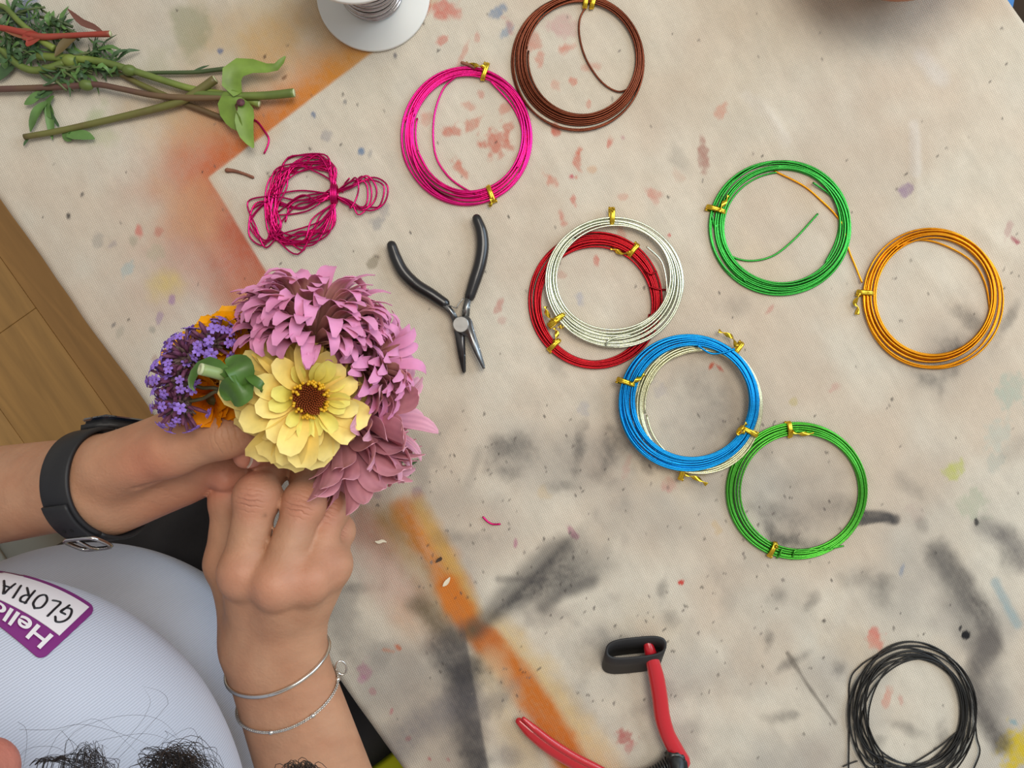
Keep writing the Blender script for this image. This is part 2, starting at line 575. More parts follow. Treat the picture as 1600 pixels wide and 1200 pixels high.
# red and salmon dabs around the pink and brown coils
for (x, y, rx, ry, an, c, a) in ((695, 15, 30, 18, 0, (205, 115, 100), .75), (660, 20, 22, 12, 20, (205, 130, 112), .6), (692, 62, 8, 10, 40, (205, 115, 100), .7),
        (722, 88, 18, 6, 10, (205, 140, 122), .55), (745, 60, 6, 6, 0, (205, 130, 115), .5), (777, 18, 10, 16, 20, (120, 140, 165), .8), (792, 48, 8, 12, 30, (130, 150, 170), .7),
        (795, 38, 14, 8, 0, (190, 140, 130), .6), (830, 68, 14, 18, 20, (205, 125, 105), .6), (842, 92, 10, 12, 0, (205, 130, 110), .6), (885, 76, 8, 14, 15, (205, 125, 105), .65),
        (895, 128, 7, 7, 0, (205, 120, 100), .65), (868, 135, 10, 8, 30, (210, 150, 130), .5), (925, 105, 6, 20, 25, (205, 140, 120), .5), (880, 40, 30, 18, 20, (200, 150, 150), .5),
        (920, 162, 8, 5, 0, (205, 130, 110), .6), (702, 205, 14, 14, 60, (200, 115, 95), .75), (736, 196, 14, 12, 30, (200, 120, 98), .65), (718, 262, 14, 9, -10, (202, 118, 98), .75),
        (775, 222, 22, 28, 35, (198, 112, 92), .8), (795, 200, 12, 12, 35, (198, 118, 98), .7), (752, 148, 7, 7, 20, (200, 130, 115), .6), (733, 165, 10, 8, 0, (205, 140, 120), .55),
        (665, 185, 10, 10, 60, (205, 135, 115), .5), (791, 170, 8, 14, 0, (200, 120, 100), .6), (808, 250, 8, 12, 0, (200, 130, 112), .5),
        (868, 203, 11, 9, 0, (202, 112, 92), .85), (952, 224, 8, 8, 0, (205, 115, 98), .8), (902, 252, 17, 9, 5, (205, 118, 98), .8), (860, 281, 15, 8, 0, (205, 130, 110), .7),
        (893, 276, 5, 4, 0, (195, 60, 85), .8), (896, 311, 8, 6, 0, (205, 110, 95), .75), (1022, 303, 14, 8, 20, (205, 140, 122), .6), (972, 308, 8, 8, 0, (208, 150, 132), .5),
        (878, 340, 12, 8, 0, (205, 118, 102), .7), (926, 266, 8, 6, 0, (210, 160, 120), .5), (973, 215, 5, 4, 0, (190, 130, 140), .6), (1127, 173, 12, 12, 30, (205, 140, 118), .6),
        (1100, 242, 22, 12, -25, (170, 125, 112), .75), (1060, 275, 12, 10, 0, (195, 160, 140), .4), (932, 408, 9, 5, 0, (205, 110, 95), .7), (970, 362, 10, 8, 0, (205, 140, 120), .6),
        (1018, 306, 14, 7, 0, (205, 140, 125), .5), (1046, 367, 3, 3, 0, (205, 60, 60), .9), (877, 428, 8, 8, 0, (195, 140, 125), .5), (1200, 486, 9, 5, 40, (200, 140, 128), .6),
        (1263, 290, 12, 8, 0, (195, 150, 120), .6), (1415, 298, 10, 12, 50, (150, 125, 150), .75), (1586, 376, 12, 4, 10, (165, 70, 90), .8), (1575, 360, 14, 9, 0, (180, 130, 130), .5),
        (1112, 571, 7, 5, 20, (205, 80, 40), .9), (1124, 575, 9, 3, 30, (200, 80, 60), .8), (1305, 605, 8, 10, 30, (200, 150, 140), .5), (1240, 628, 6, 6, 0, (190, 175, 120), .6),
        (1048, 757, 10, 16, 10, (195, 130, 130), .65), (980, 728, 14, 10, 0, (200, 150, 140), .5), (780, 476, 10, 9, 0, (195, 140, 128), .7), (785, 500, 8, 8, 0, (195, 150, 140), .5),
        (894, 832, 13, 7, 10, (165, 95, 125), .7), (805, 848, 6, 5, 0, (170, 90, 130), .6), (1064, 911, 4, 4, 0, (200, 75, 65), .95), (1065, 910, 3, 5, 0, (200, 75, 65), .9),
        (1368, 997, 13, 18, 0, (205, 100, 90), .8), (1386, 1090, 12, 9, 20, (205, 130, 110), .6), (1408, 1096, 8, 6, 0, (200, 130, 118), .5), (975, 1150, 16, 14, -30, (180, 95, 92), .75),
        (985, 1165, 8, 14, -10, (190, 110, 108), .6), (1590, 1170, 34, 36, 0, (205, 182, 60), .98), (590, 775, 7, 7, 0, (165, 140, 150), .6), (652, 770, 9, 12, -20, (160, 135, 140), .6),
        (622, 1010, 8, 6, 0, (200, 95, 50), .85), (605, 1016, 14, 3, -20, (205, 130, 95), .6), (570, 1050, 16, 14, 40, (175, 130, 145), .7), (565, 1060, 8, 8, 40, (190, 130, 160), .5),
        (582, 1080, 6, 6, 0, (180, 120, 130), .6), (637, 1155, 4, 6, 30, (200, 95, 90), .7), (672, 1187, 5, 4, 0, (190, 60, 80), .8), (700, 1187, 7, 3, 20, (190, 80, 95), .6), (611, 1113, 3, 5, 20, (195, 110, 120), .7),
        (1100, 730, 12, 10, 0, (195, 175, 130), .5), (1121, 826, 10, 8, 0, (205, 180, 140), .6), (850, 770, 12, 12, 0, (205, 185, 150), .5), (1578, 610, 22, 30, 0, (155, 178, 165), .5),
        (1487, 735, 14, 20, 0, (185, 190, 90), .7), (1520, 790, 24, 28, 0, (165, 175, 150), .5), (1560, 680, 22, 26, 0, (175, 190, 180), .4), (1430, 800, 14, 14, 0, (180, 160, 150), .3),
        (1585, 1128, 7, 5, 0, (120, 160, 170), .7), (1555, 720, 16, 16, 0, (165, 175, 165), .4), (1408, 893, 9, 6, 0, (140, 150, 165), .7), (912, 640, 10, 12, 0, (150, 155, 175), .3), (905, 466, 10, 8, 0, (160, 165, 185), .45),
        (1030, 610, 14, 12, 0, (165, 160, 165), .4)):
    spot(x, y, rx, ry, an, c, a * 0.9, 0.45, 0.6, 0.5, int(x + y), 9)
for (x, y, c) in ((1270, 300, 0), (1040, 740, 1), (1010, 985, 0), (1190, 410, 1), (1340, 1010, 0)):
    spot(x, y, 60, 40, 30, (215, 195, 165), 0.4, 0.9, 0.5, 0.2, x, 40)
# bottom: brown and orange stripe, black overspray
spot(595, 820, 62, 44, 35, (150, 108, 78), 0.85, 0.9, 0.5, 0.3, 31, 40)
stroke([(640, 800), (690, 880), (722, 955)], 26, (196, 124, 58), 0.9, 0.5, 0.3, 0.3, 32)
stroke([(600, 810), (650, 890), (690, 960)], 20, (150, 120, 70), 0.55, 0.8, 0.5, 0.3, 34)
stroke([(655, 790), (700, 870), (742, 955)], 12, (206, 176, 104), 0.6, 0.9, 0.3, 0.3, 33)
stroke([(700, 920), (735, 975)], 20, (205, 120, 50), 0.9, 0.5, 0.3, 0.3, 35)
stroke([(560, 830), (630, 930)], 30, (190, 150, 135), 0.5, 0.9, 0.5, 0.3, 36)
stroke([(640, 960), (680, 990)], 24, (205, 165, 130), 0.4, 0.9, 0.5, 0.3, 38)
stroke([(775, 1000), (830, 1060), (890, 1140), (950, 1230)], 34, (214, 184, 128), 0.75, 0.7, 0.3, 0.3, 40)
stroke([(758, 1000), (815, 1070), (860, 1135), (915, 1230)], 23, (200, 116, 50), 0.95, 0.5, 0.3, 0.3, 41)
stroke([(735, 985), (765, 1000)], 16, (190, 110, 60), 0.7, 0.7, 0.3, 0.3, 42)
stroke([(765, 1040), (800, 1130), (830, 1220)], 24, (205, 185, 150), 0.6, 0.8, 0.4, 0.3, 43)
# black fan up and right of the crossing
d1, s1 = side(742, 985, 892, 832)
d2, s2 = side(742, 985, 960, 900)
fan = sstep(-6, 8, -d1) * sstep(-14, 26, d2) * sstep(0, 30, s1) * (1 - sstep(150, 270, s1 + (med - .5) * 30))
lay(fan * (0.82 + 0.35 * (fine - 0.5) + 0.25 * (med - .5)), (74, 72, 72), 0.95)
stroke([(745, 982), (800, 920), (862, 858), (880, 850)], 14, (66, 64, 65), 0.62, 0.9, 0.2, 0.12, 44)
stroke([(850, 950), (880, 925), (925, 908)], 10, (80, 78, 78), 0.65, 0.9, 0.3, 0.15, 45)
stroke([(735, 985), (715, 1000), (690, 985), (655, 945)], 16, (100, 90, 70), 0.7, 0.9, 0.5, 0.3, 46)
stroke([(780, 905), (850, 905)], 5, (90, 86, 84), 0.5, 0.9, 0.5, 0.3, 47)
# black against the sharp lower edge
stencil(727, 990, 768, 1230, -1, 34, (64, 63, 64), 0.62, 30, 5, 3, 48, 8)
stencil(727, 990, 768, 1230, -1, 100, (104, 100, 100), 0.55, 60, 5, 3, 49, 0)
spot(728, 1045, 26, 46, -10, (60, 59, 60), 0.7, 0.8, 0.4, 0.3, 148, 24)
spot(742, 1185, 26, 30, -10, (62, 60, 62), 0.7, 0.8, 0.4, 0.3, 149, 24)
stroke([(600, 1190), (660, 1130), (720, 1100)], 24, (120, 116, 118), 0.6, 0.9, 0.5, 0.4, 50)
stroke([(690, 1010), (720, 1060), (735, 1150)], 22, (72, 70, 72), 0.65, 0.9, 0.5, 0.4, 51)
spot(782, 1090, 24, 50, 10, (140, 132, 124), 0.6, 0.8, 0.6, 0.4, 52, 20)
spot(790, 1180, 30, 22, 0, (130, 122, 120), 0.5, 0.8, 0.6, 0.4, 53, 20)
# grey smudges through the middle
for (x, y, rx, ry, an, a) in ((900, 715, 150, 60, -5, .42), (800, 700, 60, 50, 0, .35), (1240, 800, 110, 80, 0, .35), (1110, 640, 90, 80, 0, .28), (1480, 560, 80, 60, -40, .35), (1000, 800, 120, 50, 20, .25), (1220, 940, 60, 50, 0, .25), (1380, 920, 60, 60, 0, .28), (700, 780, 70, 40, 0, .25)):
    spot(x, y, rx, ry, an, (120, 116, 113), a, 0.95, 0.45, 0.4, int(x + 7 * y), 50)
for (x, y, rx, ry, an, a) in ((795, 705, 38, 22, 10, .6), (785, 735, 24, 14, 0, .7), (805, 690, 30, 14, 0, .45), (905, 700, 26, 13, -10, .8), (950, 700, 16, 26, -40, .7), (968, 690, 22, 18, 0, .65), (1010, 730, 14, 10, 0, .6),
        (940, 740, 14, 30, -45, .5), (880, 760, 24, 10, -40, .5), (740, 735, 22, 12, 0, .4), (1035, 920, 14, 10, 0, .55), (1048, 968, 14, 14, 0, .45), (1100, 760, 30, 26, 0, .3),
        (1215, 805, 46, 20, 20, .55), (1240, 845, 42, 14, 14, .95), (1205, 830, 24, 10, 30, .7), (1290, 800, 40, 26, 0, .35), (1265, 730, 60, 50, 0, .25), (1320, 790, 30, 20, 0, .4),
        (1485, 555, 34, 26, -40, .85), (1440, 590, 22, 14, -30, .6), (1515, 500, 26, 18, -50, .7), (1575, 500, 26, 11, 20, .6), (1470, 610, 16, 10, 0, .4), (1215, 930, 12, 18, 0, .55), (1268, 938, 12, 18, 30, .65),
        (1222, 1120, 26, 10, -35, .6), (1200, 1000, 8, 18, -35, .75), (1235, 1035, 6, 34, -38, .7), (1310, 1045, 14, 14, 30, .6), (1345, 905, 12, 44, 18, .45), (1378, 930, 14, 26, 20, .4),
        (1382, 905, 10, 20, 0, .45), (1420, 760, 30, 14, 40, .4), (1570, 840, 24, 18, 30, .55), (1585, 870, 18, 26, 0, .5), (1590, 700, 14, 30, 0, .3), (1410, 1135, 32, 10, 20, .6), (1440, 820, 10, 10, 0, .4), (1375, 1160, 12, 12, 0, .5), (1475, 1160, 24, 18, -30, .55),
        (700, 840, 30, 14, 0, .3), (560, 920, 24, 12, 60, .4), (510, 935, 16, 12, 0, .5), (1150, 480, 30, 20, 0, .3), (870, 570, 22, 18, 0, .3), (1120, 640, 40, 50, 0, .35), (1080, 590, 36, 30, 0, .3),
        (1060, 250, 26, 14, 0, .3), (1190, 700, 20, 14, 0, .4)):
    spot(x, y, rx * 1.15, ry * 1.15, an, (78, 76, 75), a * 0.72, 0.95, 0.5, 0.5, int(x * 3 + y), 18)
d1, s1 = side(1345, 822, 1402, 812)
lay(sstep(-1.5, 2, d1 + (med - .5) * 3) * (1 - sstep(6, 20, d1 + s1 * 0.16)) * sstep(-20, 4, s1) * (1 - sstep(50, 60, s1)), (70, 68, 68), 0.85)
stroke([(1350, 806), (1375, 806), (1398, 812)], 8, (76, 74, 74), 0.85, 0.5, 0.3, 0.3, 55)
stroke([(1464, 862), (1500, 905), (1535, 965), (1548, 1010)], 17, (84, 80, 78), 0.75, 0.7, 0.5, 0.4, 56)
stroke([(1470, 870), (1490, 930), (1515, 1000)], 18, (120, 116, 110), 0.6, 0.9, 0.5, 0.4, 57)
stroke([(1545, 1000), (1520, 1060), (1530, 1110), (1565, 1160)], 16, (80, 76, 74), 0.78, 0.8, 0.4, 0.4, 58)
stroke([(1540, 1010), (1545, 1100)], 26, (128, 122, 116), 0.55, 0.9, 0.5, 0.4, 59)
stroke([(1536, 820), (1580, 845), (1600, 880)], 14, (110, 106, 104), 0.6, 0.9, 0.5, 0.4, 60)
stroke([(1555, 910), (1575, 950), (1590, 975)], 7, (140, 165, 170), 0.6, 0.7, 0.5, 0.4, 61)
stroke([(1230, 1020), (1265, 1075), (1305, 1130)], 3, (95, 88, 80), 0.6, 0.6, 0.6, 0.4, 62)
spot(1509, 992, 7.5, 7.5, 0, (38, 38, 40), 1.0, 0.15, 0.12, 0.0, 63, 8)
spot(1500, 982, 3, 5, 20, (45, 45, 48), 0.9, 0.2, 0.2, 0.0, 64, 8)
spot(1525, 817, 5, 6, 0, (60, 58, 58), 0.9, 0.3, 0.4, 0.0, 65, 6)
stroke([(1166, 150), (1200, 180), (1228, 222)], 9, (222, 214, 202), 0.35, 0.7, 0.3, 0.2, 66)
stroke([(1428, 195), (1430, 270)], 8, (222, 218, 212), 0.35, 0.6, 0.3, 0.2, 67)
stroke([(1440, 90), (1470, 120)], 12, (224, 222, 218), 0.35, 0.8, 0.4, 0.2, 68)
# specks
rs = np.random.RandomState(3)
for k in range(420):
    x, y = rs.uniform(0, 1600), rs.uniform(0, 1200)
    if rs.rand() < 0.45: x, y = rs.uniform(650, 1300), rs.uniform(640, 1100)
    g = rs.uniform(60, 125)
    spot(x, y, rs.uniform(1.6, 3.6), rs.uniform(1.4, 2.6), rs.uniform(0, 180), (g, g * 0.93, g * 0.88), rs.uniform(0.45, 0.9), 0.4, 0.3, 0.1, k, 6)
C *= (0.965 + 0.07 * fine + 0.05 * (fib - 0.5))[..., None]

m_canvas = bpy.data.materials.new('stained_canvas')
m_canvas.use_nodes = True
nt = m_canvas.node_tree
bs = nt.nodes['Principled BSDF']
bs.inputs['Roughness'].default_value = 0.9
bs.inputs['Specular IOR Level'].default_value = 0.15
va = nt.nodes.new('ShaderNodeVertexColor'); va.layer_name = 'Col'
tc = nt.nodes.new('ShaderNodeTexCoord')
def wave(angle, scale):
    mp = nt.nodes.new('ShaderNodeMapping')
    mp.inputs['Rotation'].default_value = (0, 0, math.radians(angle))
    nt.links.new(tc.outputs['Object'], mp.inputs['Vector'])
    w = nt.nodes.new('ShaderNodeTexWave')
    w.wave_type = 'BANDS'; w.bands_direction = 'X'
    w.inputs['Scale'].default_value = scale
    w.inputs['Distortion'].default_value = 1.2
    w.inputs['Detail'].default_value = 2
    w.inputs['Detail Scale'].default_value = 0.6
    nt.links.new(mp.outputs['Vector'], w.inputs['Vector'])
    return w.outputs['Fac']
w1, w2 = wave(62, 235), wave(-28, 215)
mm = nt.nodes.new('ShaderNodeMath'); mm.operation = 'MULTIPLY'
nt.links.new(w1, mm.inputs[0]); nt.links.new(w2, mm.inputs[1])
nz = nt.nodes.new('ShaderNodeTexNoise'); nz.inputs['Scale'].default_value = 900; nz.inputs['Detail'].default_value = 3
nt.links.new(tc.outputs['Object'], nz.inputs['Vector'])
ad = nt.nodes.new('ShaderNodeMath'); ad.operation = 'MULTIPLY_ADD'; ad.inputs[1].default_value = 0.6
nt.links.new(nz.outputs['Fac'], ad.inputs[0]); nt.links.new(mm.outputs[0], ad.inputs[2])
mr = nt.nodes.new('ShaderNodeMapRange')
mr.inputs['From Min'].default_value = 0.1; mr.inputs['From Max'].default_value = 1.2
mr.inputs['To Min'].default_value = 0.82; mr.inputs['To Max'].default_value = 1.16
nt.links.new(ad.outputs[0], mr.inputs['Value'])
mx = nt.nodes.new('ShaderNodeMix'); mx.data_type = 'RGBA'; mx.blend_type = 'MULTIPLY'; mx.inputs['Factor'].default_value = 1
nt.links.new(va.outputs['Color'], mx.inputs['A']); nt.links.new(mr.outputs['Result'], mx.inputs['B'])
nt.links.new(mx.outputs['Result'], bs.inputs['Base Color'])
bp = nt.nodes.new('ShaderNodeBump'); bp.inputs['Strength'].default_value = 0.35; bp.inputs['Distance'].default_value = 0.0005
nt.links.new(ad.outputs[0], bp.inputs['Height']); nt.links.new(bp.outputs['Normal'], bs.inputs['Normal'])

def grid_mesh(name, X, Y, Z, C=None):
    a, b = X.shape
    me = bpy.data.meshes.new(name)
    me.vertices.add(a * b)
    me.vertices.foreach_set('co', np.stack([X, Y, Z], -1).astype(np.float32).ravel())
    i = (np.arange(a - 1)[:, None] * b + np.arange(b - 1)[None, :]).ravel()
    q = np.stack([i, i + b, i + b + 1, i + 1], -1).astype(np.int32)[:, ::-1]
    me.loops.add(q.size)
    me.polygons.add(len(q))
    me.loops.foreach_set('vertex_index', q.ravel())
    me.polygons.foreach_set('loop_start', np.arange(0, q.size, 4, dtype=np.int32))
    me.polygons.foreach_set('use_smooth', np.ones(len(q), dtype=bool))
    me.update(calc_edges=True)
    if C is not None:
        at = me.color_attributes.new('Col', 'FLOAT_COLOR', 'POINT')
        at.data.foreach_set('color', np.concatenate([C, np.ones(C.shape[:2] + (1,))], -1).astype(np.float32).ravel())
    return me
cme = grid_mesh('drop_cloth', X, Y, ZZ, np.clip(C, 0.003, 1))
cme.materials.append(m_canvas)
cloth = bpy.data.objects.new('drop_cloth', cme)
COL.objects.link(cloth)
tag(cloth, 'beige canvas drop cloth stained with paint, covering the whole table top', 'tablecloth')
# ------------------------------------------------------------------ the person: one signed-distance body
BIG = 0.03
class SDF:
    def __init__(s, lo, hi, h):
        s.lo, s.h = np.array(lo), h
        s.n = np.ceil((np.array(hi) - s.lo) / h).astype(int)
        s.G = np.full(tuple(s.n), BIG, dtype=np.float32)
    def sl(s, lo, hi):
        a = np.clip(np.floor((np.array(lo) - s.lo) / s.h).astype(int), 0, s.n - 1)
        b = np.clip(np.ceil((np.array(hi) - s.lo) / s.h).astype(int) + 1, 1, s.n)
        S = tuple(slice(a[i], b[i]) for i in range(3))
        ax = [(s.lo[i] + np.arange(a[i], b[i]) * s.h).astype(np.float32) for i in range(3)]
        return S, ax[0][:, None, None], ax[1][None, :, None], ax[2][None, None, :]
    def group(s, prims, kin, kout, base=None, sub=False):
        pad = max(kout, kin, 0.004) + 3 * s.h
        lo = np.min([p[1] for p in prims], axis=0) - pad
        hi = np.max([p[2] for p in prims], axis=0) + pad
        S, x, y, z = s.sl(lo, hi)
        if min(q.stop - q.start for q in S) <= 0: return
        d = None
        for p in prims:
            e = p[0](x, y, z)
            d = e if d is None else smin(d, e, kin)
        if sub:
            s.G[S] = -smin(-s.G[S], d, kout)
        elif base is None:
            s.G[S] = smin(s.G[S], d, kout)
        else:
            s.G[S] = np.minimum(s.G[S], smin(base[S], d, kout))
    def mesh(s):
        g = openvdb.FloatGrid()
        g.background = BIG
        g.copyFromArray(np.clip(s.G, -BIG, BIG))
        pts, quads = g.convertToQuads(0.0)
        pts = pts * s.h + s.lo
        a, b, c = pts[quads[:, 0]], pts[quads[:, 1]], pts[quads[:, 2]]
        if np.einsum('ij,ij->i', a, np.cross(b, c)).sum() < 0: quads = quads[:, ::-1]
        return pts, quads

def smin(a, b, k):
    if k <= 0: return np.minimum(a, b)
    h = np.maximum(k - np.abs(a - b), 0) / k
    return np.minimum(a, b) - h * h * (k * 0.25)

def cone(a, b, ra, rb=None):
    a, b = np.array(a, dtype=np.float32), np.array(b, dtype=np.float32)
    rb = ra if rb is None else rb
    ba = b - a
    L2 = max(float(ba @ ba), 1e-9)
    def f(x, y, z):
        h = np.clip(((x - a[0]) * ba[0] + (y - a[1]) * ba[1] + (z - a[2]) * ba[2]) / L2, 0, 1)
        return np.sqrt((x - a[0] - h * ba[0]) ** 2 + (y - a[1] - h * ba[1]) ** 2 + (z - a[2] - h * ba[2]) ** 2) - (ra + (rb - ra) * h)
    r = max(ra, rb)
    return f, np.minimum(a, b) - r, np.maximum(a, b) + r

def ell(c, ax, rad):
    """ellipsoid; ax = three unit axes"""
    c = np.array(c, dtype=np.float32)
    A = [np.array(v, dtype=np.float32) for v in ax]
    def f(x, y, z):
        q = [((x - c[0]) * v[0] + (y - c[1]) * v[1] + (z - c[2]) * v[2]) for v in A]
        k0 = np.sqrt(sum((q[i] / rad[i]) ** 2 for i in range(3)))
        k1 = np.sqrt(sum((q[i] / rad[i] ** 2) ** 2 for i in range(3))) + 1e-6
        return k0 * (k0 - 1) / k1
    e = np.sqrt(sum((np.abs(A[i]) * rad[i]) ** 2 for i in range(3)))
    return f, c - e, c + e

def smooth_mesh(name, pts, quads, material, parent, cols=None):
    me = bpy.data.meshes.new(name)
    off = np.array(wloc(parent)) if parent is not None else np.zeros(3)
    me.vertices.add(len(pts))
    me.vertices.foreach_set('co', (pts - off).astype(np.float32).ravel())
    me.loops.add(quads.size)
    me.polygons.add(len(quads))
    me.loops.foreach_set('vertex_index', quads.astype(np.int32).ravel())
    me.polygons.foreach_set('loop_start', np.arange(0, quads.size, 4, dtype=np.int32))
    me.polygons.foreach_set('use_smooth', np.ones(len(quads), dtype=bool))
    me.update(calc_edges=True)
    if cols is not None:
        a = me.color_attributes.new('Col', 'FLOAT_COLOR', 'POINT')
        a.data.foreach_set('color', np.concatenate([cols, np.ones((len(cols), 1))], 1).astype(np.float32).ravel())
    me.materials.append(material)
    o = bpy.data.objects.new(name, me)
    o.parent = parent
    COL.objects.link(o)
    return o
def bvh_of(pts, quads):
    return BVHTree.FromPolygons([tuple(p) for p in pts], [tuple(q) for q in quads])

n3, t3, z3 = np.array(N2), np.array(T2), np.array(UP)
FRM = (n3, t3, z3)

# joints of the arms
SHL, SHR = NT(-0.40, -0.150, 0.985), NT(-0.40, 0.180, 0.985)
ELL_, ELR = Vector((-0.468, -0.092, 0.785)), Vector((-0.078, -0.385, 0.812))
WRR = P(425, 1012, 0.848)
WRL = P(138, 752, 0.862)

def forearm(S, elbow, wrist, lat, r_w, o_w, r_e, o_e):
    """two near-parallel cones (the two bones), fleshy towards the elbow"""
    lat = lat.normalized()
    m = elbow.lerp(wrist, 0.35)
    S.group([cone(elbow + lat * o_e, wrist + lat * o_w, r_e, r_w), cone(elbow - lat * o_e, wrist - lat * o_w, r_e, r_w),
             cone(elbow, wrist, r_e, r_w), cone(elbow.lerp(wrist, 0.12), m, r_e * 1.10, r_e * 1.02)], 0.012, 0.02)

S = SDF((-0.565, -0.475, 0.50), (0.035, 0.035, 1.285), 0.0016)
# torso, neck, head
chest = NT(-0.355, 0.018, 0.90)
S.group([ell(NT(-0.385, 0.025, 0.88), FRM, (0.085, 0.120, 0.15)), ell(NT(-0.415, 0.045, 0.68), FRM, (0.09, 0.125, 0.16)),
         ell(NT(-0.45, 0.055, 0.57), FRM, (0.10, 0.155, 0.09)),
         ell(NT(-0.330, -0.03, 0.90), FRM, (0.06, 0.055, 0.06)), ell(NT(-0.330, 0.09, 0.90), FRM, (0.06, 0.055, 0.06)),
         cone(SHL, SHR, 0.042)], 0.05, 0.03)
neck0, Hc = NT(-0.385, 0.015, 1.02), NT(-0.300, 0.004, 1.130)
pit = math.radians(40)
HF = (N2 * math.cos(pit) - UP * math.sin(pit)).normalized()
HU = (N2 * math.sin(pit) + UP * math.cos(pit)).normalized()
HR = T2.copy()
def H(f, r, u): return Hc + HF * f + HR * r + HU * u
HX = (np.array(HF), np.array(HR), np.array(HU))
S.group([cone(neck0, H(-0.03, 0, -0.06), 0.052, 0.048)], 0.02, 0.035)
S.group([ell(H(-0.012, 0, 0.028), HX, (0.094, 0.074, 0.085)), ell(H(0.03, 0, -0.03), HX, (0.062, 0.060, 0.075)),
         ell(H(0.045, 0, -0.088), HX, (0.034, 0.036, 0.026))], 0.04, 0.02)
S.group([cone(H(0.088, 0, 0.012), H(0.112, 0, -0.026), 0.0075, 0.0115), cone(H(0.104, 0.010, -0.030), H(0.104, -0.010, -0.030), 0.0085)], 0.008, 0.010)
S.group([cone(H(0.086, 0.014, -0.062), H(0.086, -0.014, -0.062), 0.0075)], 0.004, 0.006)
S.group([cone(H(0.083, 0.012, -0.070), H(0.083, -0.012, -0.070), 0.0080)], 0.004, 0.003)
for sg in (-1, 1):
    S.group([ell(H(0.093, sg * 0.032, 0.008), HX, (0.014, 0.017, 0.012))], 0.004, 0.012, sub=True)
    S.group([ell(H(-0.005, sg * 0.077, -0.012), HX, (0.018, 0.008, 0.030))], 0.004, 0.008)
# upper arms and forearms
for sh, el, a in ((SHL, ELL_, 1), (SHR, ELR, 1)):
    S.group([cone(sh, el, 0.045, 0.036)], 0.01, 0.03)
latR = Vector((1, 0.12, 0.10))
forearm(S, ELR, WRR, latR, 0.0185, 0.0105, 0.030, 0.010)
latL = Vector((0.05, -0.8, 0.75))
forearm(S, ELL_, WRL, latL, 0.0185, 0.0085, 0.030, 0.010)

base_all = S.G.copy()
# ---- right hand, back upwards, pinching under the yellow flower
Rm = [P(380, 893, .885), P(433, 911, .890), P(484, 903, .882), P(518, 882, .868)]
Rw = [P(398, 1004, .852), P(420, 1008, .856), P(440, 1008, .855), P(458, 1004, .850)]
S.group([cone(Rw[i], Rm[i], 0.0135, 0.0112) for i in range(4)] + [cone(WRR, P(428, 955, .858), 0.019, 0.0175)], 0.008, 0.016)
S.group([cone(P(392, 985, .832), P(356, 880, .852), 0.0150, 0.0125), cone(P(420, 960, .842), P(395, 885, .868), 0.014, 0.012)], 0.010, 0.016)
baseR = S.G.copy()
fingR = [
    [Rm[0], P(402, 775, .880), P(420, 735, .858), P(438, 702, .838)],
    [Rm[1], P(476, 785, .876), P(480, 742, .852), P(466, 704, .832)],
    [Rm[2], P(514, 796, .858), P(500, 772, .832), P(478, 770, .815)],
    [Rm[3], P(527, 830, .842), P(515, 800, .822), P(492, 795, .808)],
    [P(356, 880, .852), P(362, 782, .852), P(412, 716, .838)]]
radR = [[.0120, .0108, .0094, .0080], [.0115, .0102, .0092, .0080], [.0110, .0098, .0086, .0076], [.0098, .0086, .0078, .0070], [.0128, .0108, .0085]]
S_f = [(fingR, radR, baseR)]
for ff, rr, base in S_f:
    for f, r in zip(ff, rr):
        pr = [cone(f[i], f[i + 1], r[i], r[i + 1]) for i in range(len(f) - 1)]
        # a slightly fuller joint at each knuckle
        pr += [cone(f[1], f[1] + Vector((0, 0, 0.0008)), r[1] * 1.05)]
        S.group(pr, 0.006, 0.006, base=base)
for i in range(4):   # knuckle bumps
    S.group([cone(Rm[i] + Vector((0, 0, .005)), Rm[i] + Vector((0, -.003, .0045)), (.0092, .0088, .0084, .0076)[i])], 0.004, 0.008)
# furrows across the finger joints and the wrist
for f in ():
    tg = (f[1] - f[0]).normalized()
    sd = tg.cross(UP).normalized()
    for k in (-0.0035, 0.0, 0.004):
        c = f[1] + tg * k + UP * 0.0112
        S.group([cone(c - sd * 0.0045, c + sd * 0.0045, 0.0009)], 0.001, 0.0012, sub=True)

# ---- left hand, thumb side up, holding the stems
right_done, S.G = S.G, base_all
Lm = [P(292, 664, .882), P(312, 692, .870), P(318, 724, .860), P(310, 740, .852)]
Lw = [P(165, 722, .874), P(168, 742, .868), P(172, 765, .861), P(176, 784, .856)]
S.group([cone(Lw[i], Lm[i], 0.0140, 0.0115) for i in range(4)] + [cone(WRL, P(190, 750, .860), 0.020, 0.017), cone(P(182, 786, .857), P(282, 752, .853), 0.016, 0.0120)], 0.012, 0.016)
baseL0 = S.G.copy()
S.group([cone(P(178, 732, .878), P(268, 702, .891), 0.0172, 0.0138)], 0.01, 0.007, base=baseL0)
baseL = S.G.copy()
fingL = [
    [Lm[0], P(395, 676, .866), P(412, 708, .866), P(384, 713, .885)],
    [Lm[1], P(402, 722, .846), P(392, 752, .850), P(352, 750, .862)],
    [Lm[2], P(395, 746, .832), P(372, 760, .834), P(340, 752, .844)],
    [Lm[3], P(375, 758, .822), P(350, 764, .824), P(322, 758, .832)],
    [P(268, 702, .891), P(352, 680, .895), P(424, 666, .890)]]
radL = [[.0120, .0100, .0085, .0068], [.0118, .0100, .0088, .0074], [.0112, .0095, .0084, .0072], [.0100, .0084, .0075, .0066], [.0138, .0114, .0085]]
for f, r in zip(fingL, radL):
    S.group([cone(f[i], f[i + 1], r[i], r[i + 1]) for i in range(len(f) - 1)], 0.006, 0.007, base=baseL)
